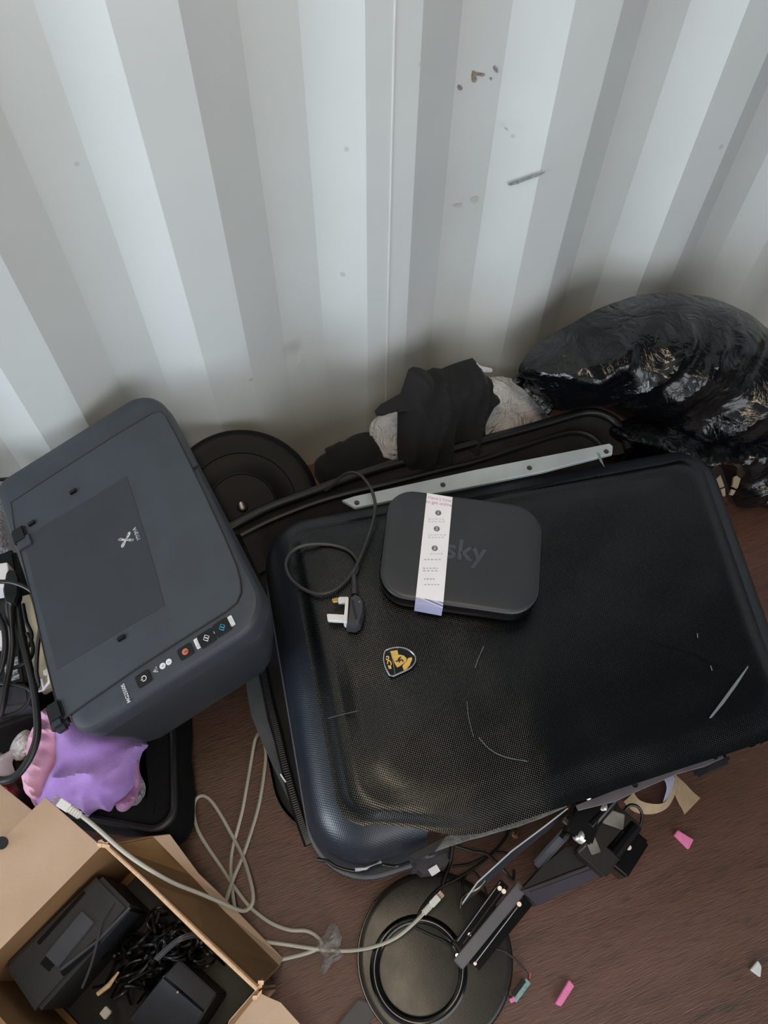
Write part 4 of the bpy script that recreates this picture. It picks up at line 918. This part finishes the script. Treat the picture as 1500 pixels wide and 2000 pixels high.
# contents
dv = thing('cordless_base', P(120, 1840, .01).to_tuple(), 'larger black device with long recessed slots inside the cardboard box', 'device')
px_box('casing', [(6, 1886), (192, 1706), (258, 1772), (70, 1982)], .012, .145, M['device'], dv, .006)
def dbar(nm, a, b, w, h0, h1, mat, lab=None):
    A, B = P(a[0], a[1], h1), P(b[0], b[1], h1); t = (B-A); s = V((-t.y, t.x, 0)).normalized()*w
    link(nm, box_bm((A+B)/2-V((0, 0, (h1-h0)/2)), t/2, s, V((0, 0, (h1-h0)/2)), .0008), M[mat], dv, label=lab)
dbar('slot', (74, 1843), (165, 1742), .003, .140, 0.1462, 'blk_gloss', 'long black slot'); dbar('slot', (120, 1903), (190, 1838), .004, .140, 0.1462, 'blk_gloss', 'short black slot')
dbar('centre_bar', (100, 1878), (172, 1790), .0125, .140, 0.149, 'device_lt', 'raised grey centre bar'); dbar('recess', (84, 1874), (102, 1890), .006, .140, 0.1465, 'blk_gloss')
link('ridge', tube_bm([P(254, 1772, .147), P(190, 1838, .147), P(119, 1893, .147)], .0022, 6), M['device_lt'], dv)
dv2 = thing('black_box', P(340, 1960, .01).to_tuple(), 'blue-black plastic box leaning in the near corner of the cardboard box', 'device')
tp = [P(349, 1873, .115), P(424, 1942, .115), P(400, 1977, .128), P(318, 1907, .128)]
lo = [P(318, 1907, .128), P(400, 1977, .128), P(352, 2060, .09), P(250, 1990, .09)]
bm = bmesh.new()
A_ = [bm.verts.new(p) for p in (tp[0], tp[1], tp[2], tp[3], lo[2], lo[3])]
B_ = [bm.verts.new(V((p.x, p.y, .012))) for p in (tp[0], tp[1], tp[2], tp[3], lo[2], lo[3])]
bm.faces.new((A_[0], A_[1], A_[2], A_[3])); bm.faces.new((A_[3], A_[2], A_[4], A_[5]))
for i, j in ((0, 1), (1, 2), (2, 4), (4, 5), (5, 3), (3, 0)): bm.faces.new((A_[i], A_[j], B_[j], B_[i]))
bm.faces.new([B_[i] for i in (0, 1, 2, 4, 5, 3)][::-1])
bmesh.ops.bevel(bm, geom=bm.edges[:], offset=.002, segments=2, affect='EDGES')
link('casing', bm, M['device_lt'], dv2)
link('led', lathe_bm(P(347, 1938, .1295), (0, 0, 1), [(.0015, 0), (.0014, .001)], 8), M['yellow'], dv2, label='tiny yellow light window')  # yellow glint painted on as a dot, no lamp in the device
_c = (C1+C3)/2; _fd = [(p-_c)*.88+_c for p in (C4, C1, C2, C3)]
_fd = [V((p.x, p.y, .008)) for p in (_fd[0], _fd[1], _fd[2], _fd[3])][::-1]
if sum((((_fd[k]-_c).cross(_fd[(k+1) % 4]-_c)).z for k in range(4))) < 0: _fd.reverse()
o = slab('flat_device', _fd, V((0, 0, 1)), 0, .018, M['blk'], None, .003); tag(o, 'flat black device on the bottom of the cardboard box under the cables', 'device')  # made-up black sheet that stands in for the darkness at the box bottom
tg = thing('cable_tangle', P(300, 1850, .01).to_tuple(), 'tangle of thin black cables between the two devices in the box', 'cables')
rnd = random.Random(11)
for i in range(44):
    a = (rnd.uniform(200, 300), rnd.uniform(1840, 1960)); b = (rnd.uniform(310, 420), rnd.uniform(1790, 1860))
    pts = []
    for k in range(6):
        t = k/5; u = a[0]*(1-t)+b[0]*t+rnd.uniform(-22, 22); v = a[1]*(1-t)+b[1]*t+rnd.uniform(-20, 20)
        lim = 1648+(u-203)*.947+14
        pts.append((u, max(v, lim), rnd.uniform(.03, .11)))
    cable('cable', pts, rnd.choice([.0018, .0022, .0026]), M['cord'], tg, 5, 6)
for i in range(16):
    cx, cy = rnd.uniform(310, 390), rnd.uniform(1790, 1860); cy = max(cy, 1648+(cx-203)*.947+40); r_ = rnd.uniform(16, 34); zz = rnd.uniform(.08, .13)
    pts = [(cx+r_*math.cos(a), cy+r_*.8*math.sin(a), zz+.012*math.sin(a*2+i)) for a in [k*.7+i for k in range(9)]]
    pts = [(u, max(v, 1648+(u-203)*.947+12), q) for u, v, q in pts]
    cable('cable', pts, .0019, M['cord'], tg, 4, 6)
for k in range(3):
    cable('cable', [(302+k*3, 1872+k*2, .15), (325+k*2, 1850+k*3, .155), (352, 1830+k*4, .158), (380, 1822+k*4, .15), (396, 1828+k*3, .13)], .0016, M['cord_grey'] if k != 1 else M['device_lt'], tg, 6, 6, label='pale-glinting thin lead')
cable('cable', [(160, 1930, .15), (176, 1890, .154), (190, 1840, .156), (200, 1800, .156), (222, 1762, .152)], .0018, M['cord_grey'], tg, 6, 6)
link('cream_plug', tube_bm([P(190, 1942, .10), P(212, 1925, .10), P(232, 1898, .10)], [.003, .0035, .0015], 8), M['card_edge'], tg, label='cream moulded plug end')
link('white_plug', box_bm(P(207, 1978, .10), V((.005, .003, 0)), V((-.003, .005, 0)), V((0, 0, .004)), .001), M['ethernet'], tg, label='off-white small plug')

# ------------------------------------------------------------------ network cable
nc = thing('network_cable', P(500, 1700, 0).to_tuple(), 'grey-white network cable looping from the box flap across the floor to the round stand', 'cable')
cable('cable_run', [(158, 1592, .244), (190, 1618, .232), (240, 1662, .218), (290, 1697, .20), (340, 1725, .17), (390, 1745, .135), (430, 1762, .10), (462, 1776, .07), (480, 1778, .055), (492, 1766, .05), (494, 1745, .045), (487, 1712, .035), (474, 1672, .02), (455, 1635, .008), (430, 1590, .006), (411, 1563, .006), (395, 1554, .006), (382, 1562, .006), (378, 1585, .006), (385, 1618, .006), (404, 1652, .006), (430, 1690, .008), (455, 1728, .012), (478, 1760, .016), (500, 1782, .012), (530, 1803, .006), (565, 1816, .006), (598, 1818, .006), (618, 1828, .007), (628, 1844, .008), (612, 1857, .008), (575, 1868, .008), (535, 1876, .008), (508, 1873, .015), (486, 1848, .03), (468, 1810, .04), (458, 1770, .03), (453, 1730, .018), (451, 1690, .008), (455, 1655, .006), (464, 1620, .006), (474, 1580, .006), (483, 1530, .006), (490, 1490, .006), (497, 1450, .02), (502, 1437, .02), (510, 1425, .012)], .0029, M['ethernet'], nc, 6, 8)
cable('cable_run', [(508, 1430, .012), (515, 1447, .01), (519, 1470, .008), (516, 1510, .006), (506, 1570, .006), (492, 1620, .008), (475, 1670, .012), (456, 1715, .02), (446, 1745, .04), (440, 1765, .055), (440, 1788, .055), (450, 1810, .045), (475, 1828, .03), (510, 1838, .018), (560, 1845, .008), (615, 1853, .01), (660, 1857, .01), (700, 1855, .014), (740, 1846, .024), (775, 1830, .032), (805, 1806, .036), (828, 1783, .038)], .0029, M['ethernet'], nc, 6, 8)
def plug_rj(a, b, par, w=.0058, hz=.004):
    a, b = P(*a), P(*b); t = (b-a).normalized(); s = V((-t.y, t.x, 0)).normalized(); L = (b-a).length; nn = t.cross(s)
    link('boot', box_bm(a+t*L*.22, t*L*.22, s*w*.8, nn*hz*.9, .0015), M['white_pl'], par, label='white cable boot')
    for k in range(4): link('boot_rib', box_bm(a+t*L*(.06+.09*k), t*.0007, s*w*.9, nn*hz), M['ethernet'], par)
    link('plug_body', box_bm(a+t*L*.62, t*L*.2, s*w, nn*hz, .0008), M['white_pl'], par)
    link('plug_window', box_bm(a+t*L*.9, t*L*.1, s*w*.95, nn*hz*.9, .0006), M['clearpl'], par, label='clear plug nose')
    for k in range(5): link('contact', box_bm(a+t*L*.93+s*(k-2)*.0018-nn*hz*.95, t*.003, s*.0004, nn*.0003), M['brass'], par)
plug_rj((158, 1594, .244), (106, 1560, .248), nc)
plug_rj((826, 1785, .038), (864, 1744, .045), nc, .0052, .004)

# ------------------------------------------------------------------ round stand base
sc_ = P(849, 1868, 0)
sb = thing('round_stand_base', sc_.to_tuple(), 'satin black round stand base with sunken ring on the floor', 'stand base')
link('base_plate', lathe_bm(sc_, (0, 0, 1), [(.112, .0), (.1155, .002), (.1165, .006), (.1155, .0095), (.1125, .0108), (.108, .0112), (.05, .0122), (.001, .0124)], 96), M['disc'], sb)
rc = P(818, 1893, .012)
link('ring_rim', lathe_bm(rc+V((0, 0, .0002)), (0, 0, 1), [(.0735, -.001), (.073, .0008), (.070, .0026), (.066, .0032), (.062, .0022), (.0595, .0002), (.0585, -.001)], 80), M['blk_gloss'], sb, label='glossy black raised ring')
link('inner_disc', lathe_bm(rc, (0, 0, 1), [(.0585, .0), (.058, .0015), (.05, .0022), (.001, .0024)], 72), M['disc'], sb, label='satin inner disc')
link('edge_trim', tube_bm([sc_+V((.1158*math.cos(a), .1158*math.sin(a), .006)) for a in [k*math.pi/48 for k in range(96)]], .0022, 6, closed=True), M['blk_gloss'], sb)

# ------------------------------------------------------------------ stand arm with hinge
ar = thing('monitor_arm', P(1100, 1700, 0).to_tuple(), 'black metal hinge and slotted bracket arm lying half over the round base', 'bracket')
def bar(nm, a, b, w, h, mat, bev=.001, lab=None, par=ar):
    A, B = P(*a), P(*b); t = B-A; s = V((-t.y, t.x, 0)).normalized(); nn = t.normalized().cross(s)
    return link(nm, box_bm((A+B)/2, t/2, s*w, nn*h, bev), M[mat] if isinstance(mat, str) else mat, par, label=lab)
bar('centre_rail', (1018, 1732, .075), (894, 1884, .075), .0085, .012, 'midgrey', .0012, 'flat grey centre rail')
bar('channel', (984, 1726, .062), (892, 1850, .062), .008, .011, 'blk_gloss', .001); bar('channel', (1030, 1760, .062), (925, 1888, .062), .008, .011, 'blk_gloss', .001)
for a, b in (((977, 1722, .076), (893, 1838, .076)), ((1010, 1772, .076), (928, 1880, .076)), ((987, 1731, .076), (905, 1843, .076))):
    A, B = P(*a), P(*b); link('rod', cyl_bm(A, B, .0011, 8), M['steel'], ar, label='thin bright rod')
for u, v in ((976, 1735), (984, 1741), (1007, 1758), (1014, 1766)):
    link('bolt', cyl_bm(P(u, v, .074), P(u, v, .08), .0034, 12), M['steel'], ar)
for u, v in ((893, 1866), (928, 1882), (908, 1873), (932, 1843), (917, 1825), (955, 1812)):
    link('bolt', cyl_bm(P(u, v, .070), P(u, v, .0745), .0025, 10), M['chrome'] if u < 900 else M['steel'], ar)
# wedge-shaped arm: black top face, grey side
Wt = [P(1018, 1738, .10), P(1062, 1690, .10), P(1104, 1655, .10), P(1160, 1650, .10), P(1195, 1672, .10), P(1110, 1702, .10)]
bm = bmesh.new(); a = [bm.verts.new(p) for p in Wt]; b = [bm.verts.new(V((p.x, p.y, .05))) for p in Wt]
bm.faces.new(a); bm.faces.new(b[::-1])
for i in range(6): bm.faces.new((a[i], a[(i+1) % 6], b[(i+1) % 6], b[i]))
link('arm', bm, M['blk_matte'], ar, label='black flat arm', smooth=False)
bm = bmesh.new(); q1 = [P(1020, 1740, .098), P(1192, 1676, .098), P(1222, 1688, .06), P(1048, 1768, .05)]
a = [bm.verts.new(p) for p in q1]; b = [bm.verts.new(p-V((0, 0, .03))) for p in q1]
bm.faces.new(a); bm.faces.new(b[::-1])
for i in range(4): bm.faces.new((a[i], a[(i+1) % 4], b[(i+1) % 4], b[i]))
link('arm_cover', bm, M['dkgrey'], ar, label='dark grey side cover of the arm', smooth=False)
bar('cover_groove', (1034, 1742, .1), (1190, 1684, .1), .0008, .0006, 'blk_matte', 0)
bar('tube', (1118, 1612, .12), (1048, 1690, .07), .0075, .007, 'dkgrey', .003, 'dark blue-grey tube')
# hinge cluster
bar('hinge_block', (1125, 1640, .15), (1162, 1535, .16), .020, .022, 'blk_gloss', .003, 'upper black hinge knuckle')
bar('hinge_block', (1150, 1690, .13), (1220, 1590, .14), .026, .02, 'blk', .003, 'main black hinge body')
bar('hinge_block', (1195, 1700, .12), (1240, 1630, .12), .020, .02, 'blk_gloss', .004, 'lower black hinge end')
bar('hinge_plate', (1100, 1600, .155), (1132, 1628, .155), .004, .003, 'steel', .001, 'bright steel hinge lip')
bar('hinge_plate', (1178, 1592, .168), (1218, 1606, .160), .011, .002, 'hinge_grey', .001, 'grey hinge pad')
bar('hinge_plate', (1148, 1652, .158), (1166, 1646, .158), .013, .002, 'hinge_grey', .001, 'olive-grey hinge pad')
for a, b, r in (((1172, 1572, .175), (1184, 1584, .165), .0095), ((1126, 1628, .168), (1142, 1640, .16), .0095), ((1146, 1530, .182), (1152, 1540, .172), .007), ((1139, 1548, .178), (1144, 1558, .17), .0045), ((1146, 1555, .178), (1152, 1562, .17), .006)):
    link('pin_head', lathe_bm(P(*a), (P(*a)-P(*b)), [(r, -.012), (r, -.002), (r*.8, 0), (r*.3, .001)], 16), M['nut'], ar, label='bright chrome pin head')
for u, v in ((1186, 1690), (1170, 1682), (1228, 1655), (1176, 1700)):
    link('bolt', cyl_bm(P(u, v, .13), P(u, v, .142), .004, 10), M['steel'], ar)
bar('hinge_rib', (1140, 1610, .172), (1156, 1590, .172), .0015, .002, 'steel', 0); bar('hinge_rib', (1130, 1665, .15), (1144, 1652, .15), .0012, .002, 'steel', 0)
link('hinge_barrel', cyl_bm(P(1150, 1612, .165), P(1196, 1560, .17), .011, 18), M['blk_gloss'], ar, label='glossy black hinge barrel')
link('hinge_barrel', cyl_bm(P(1196, 1668, .150), P(1238, 1612, .150), .012, 18), M['blk_gloss'], ar)
link('hinge_barrel', cyl_bm(P(1100, 1640, .13), P(1130, 1600, .14), .008, 16), M['blk'], ar)
link('wire', tube_bm(catmull([P(*q) for q in [(1215, 1588, .14), (1230, 1573, .145), (1246, 1576, .145), (1254, 1592, .14), (1250, 1615, .135), (1242, 1640, .13), (1232, 1650, .125)]], 6), .0024, 8), M['cord'], ar, label='black looped wire')
# thin metal blade
ms = thing('metal_blade', P(1000, 1680, 0).to_tuple(), 'long thin dark metal strip with bright worn edges beside the arm', 'metal strip')
A, B = P(899, 1775, .09), P(1112, 1582, .16)
pts = [A, A.lerp(B, .2)+V((0, .002, 0)), A.lerp(B, .5)+V((.002, .004, 0)), A.lerp(B, .8), B]
t = (B-A).normalized(); s = V((-t.y, t.x, 0)).normalized()
bm = bmesh.new(); up_ = [bm.verts.new(p+V((0, 0, .0))+s*w) for p, w in zip(pts, (.002, .009, .008, .006, .003))]; lo_ = [bm.verts.new(p-V((0, 0, .012))-s*w*.3) for p, w in zip(pts, (.002, .005, .005, .005, .003))]
for i in range(4): bm.faces.new((up_[i], up_[i+1], lo_[i+1], lo_[i]))
bmesh.ops.solidify(bm, geom=bm.faces[:], thickness=.002); link('blade', bm, M['dkgrey'], ms, smooth=False)
link('worn_edge', tube_bm([p.co.copy() if False else q for q, p in zip([x+s*w for x, w in zip(pts, (.002, .009, .008, .006, .003))], pts)], .0013, 6), M['alu'], ms, label='bright worn edge')
link('blade_tip', tube_bm(catmull([P(*q) for q in [(899, 1775, .092), (902, 1755, .094), (914, 1745, .095), (934, 1735, .097), (948, 1720, .1)]], 5), .0022, 6), M['blk_gloss'], ms, label='glossy black hooked tip')
# ------------------------------------------------------------------ loose thin leads at the suitcase edge
def tl(px, lab, r=.0022, mat='cord'):
    tag(cable('thin_lead', px, r, M[mat]), lab, 'cable', 'thin leads under the torn suitcase edge')
tl([(995, 1618, .02), (985, 1640, .02), (960, 1668, .02), (930, 1692, .02), (895, 1715, .02), (862, 1732, .02), (840, 1752, .022), (820, 1780, .024), (812, 1805, .022)], 'thin black lead running from the floor screw down to the round stand base')
tl([(882, 1650, .02), (920, 1662, .02), (950, 1668, .03), (975, 1690, .04), (993, 1710, .04), (1002, 1718, .03), (1004, 1700, .02)], 'flat dark lead crossing to the thin metal strip', .0024, 'cord_grey')
tl([(884, 1645, .03), (880, 1680, .02), (872, 1705, .02), (864, 1728, .02)], 'short thick black lead beside the grey corner foot', .0034)
tl([(884, 1692, .01), (915, 1688, .01), (945, 1675, .012), (970, 1665, .014), (990, 1668, .014), (1000, 1680, .012)], 'thin black lead looping low in front of the felt edge', .002)
tl([(905, 1748, .016), (903, 1730, .016), (908, 1712, .014), (922, 1702, .012), (938, 1718, .014), (950, 1748, .016), (945, 1775, .018)], 'small black wire loop behind the bright blade tip', .002)
tl([(813, 1812, .02), (840, 1825, .02), (870, 1838, .02), (892, 1848, .04)], 'thin black lead across the disc to the bracket foot', .002)
# circuit board on a wire
pcb = thing('circuit_board', P(1018, 1935, 0).to_tuple(), 'tiny circuit board on a brown wire beside the round base', 'circuit board')
bar('board', (1004, 1953, .010), (1032, 1916, .010), .0045, .001, 'pcb', 0, None, pcb); bar('component_row', (1002, 1944, .014), (1024, 1914, .014), .003, .003, 'blk', .0005, None, pcb)
link('wire', tube_bm(catmull([P(*q) for q in [(960, 1852, .02), (985, 1858, .016), (1010, 1878, .012), (1028, 1898, .01), (1034, 1914, .01)]], 5), .0014, 6), M['cord_grey'], pcb)
link('wire', tube_bm([P(1034, 1912, .011), P(1036, 1900, .011)], .0014, 6), M['copper'], pcb, label='copper-red wire end')
link('wire', tube_bm(catmull([P(*q) for q in [(975, 1938, .01), (988, 1944, .01), (1000, 1948, .01)]], 4), .0012, 6), M['cord'], pcb)
link('pad', box_bm(P(1001, 1953, .012), (.004, 0, 0), (0, .003, 0), (0, 0, .002), .0008), M['foam'], pcb, label='pink pad')
# foam bits, chip, tape, film
for q, lab in (([(1318, 1630), (1324, 1621), (1355, 1640), (1346, 1658)], 'pink foam strip with a small nick, nearer the suitcase'), ([(1085, 1960), (1112, 1914), (1122, 1926), (1096, 1966)], 'pink foam strip lying beside the circuit board')):
    o = px_box('foam_strip', q, .0005, .009, M['foam'], None, .0008); tag(o, lab, 'foam', 'pink foam strips on the floor')
o = px_box('plastic_chip', [(1466, 1894), (1481, 1876), (1488, 1888), (1486, 1909)], .0005, .006, M['chip'], None, .001); tag(o, 'pale grey triangular plastic chip at the lower right', 'chip')
# tape curl
tc_ = thing('tape_curl', P(1290, 1560, 0).to_tuple(), 'curled cream masking tape strip on the floor under the suitcase edge', 'tape')
def ribbon(nm, low, high, th, mat, lab=None):
    bm = bmesh.new(); L_ = catmull([P(*q) for q in low], 5); H_ = catmull([P(*q) for q in high], 5)
    a = [bm.verts.new(p) for p in L_]; b = [bm.verts.new(p) for p in H_]
    for i in range(len(a)-1): bm.faces.new((a[i], a[i+1], b[i+1], b[i]))
    bmesh.ops.solidify(bm, geom=bm.faces[:], thickness=th); return link(nm, bm, mat, tc_, label=lab)
ribbon('outer_strip', [(1218, 1566, .004), (1240, 1586, .004), (1275, 1590, .004), (1303, 1578, .004), (1318, 1552, .004), (1320, 1530, .004)], [(1238, 1548, .02), (1250, 1563, .02), (1275, 1570, .018), (1298, 1567, .016), (1312, 1545, .012), (1319, 1526, .01)], .0006, M['tape'], 'cream face of the curl')
ribbon('inner_strip', [(1294, 1568, .012), (1304, 1560, .012), (1314, 1540, .012), (1318, 1522, .012), (1314, 1508, .012)], [(1295, 1566, .035), (1298, 1556, .035), (1302, 1540, .035), (1299, 1526, .035), (1291, 1520, .035)], .0006, M['tape_in'], 'bluish white inside of the curl')
ribbon('tape_end', [(1318, 1512, .004), (1338, 1530, .004), (1352, 1545, .004), (1368, 1559, .006)], [(1318, 1552, .004), (1326, 1570, .004), (1332, 1580, .006), (1337, 1591, .01)], .0006, M['tape'], 'flat cream tape end')
# clear film scraps
heap('clear_film', [(618, 1838), (632, 1828), (640, 1812), (648, 1800), (660, 1810), (668, 1830), (664, 1850), (672, 1866), (660, 1876), (648, 1882), (634, 1904), (626, 1896), (632, 1870), (622, 1856)], [(618, 1838, 'z', .006), (660, 1810, 'z', .010), (640, 1900, 'z', .004)], .008, M['film'], edge=.01, step=.003, fold=.010, fscale=80, crease=.004, cscale=60, seed=3, smooth_outline=False, zmin=.002)
tag(bpy.data.objects['clear_film'], 'crumpled clear film glinting under the network cable', 'film')
# dark tab near the bottom
o = px_box('plastic_tab', [(652, 2010), (700, 1950), (735, 1962), (728, 1990), (700, 2030)], .0005, .006, M['dkgrey'], None, .002); tag(o, 'dark grey plastic tab by the round base at the bottom edge', 'tab')
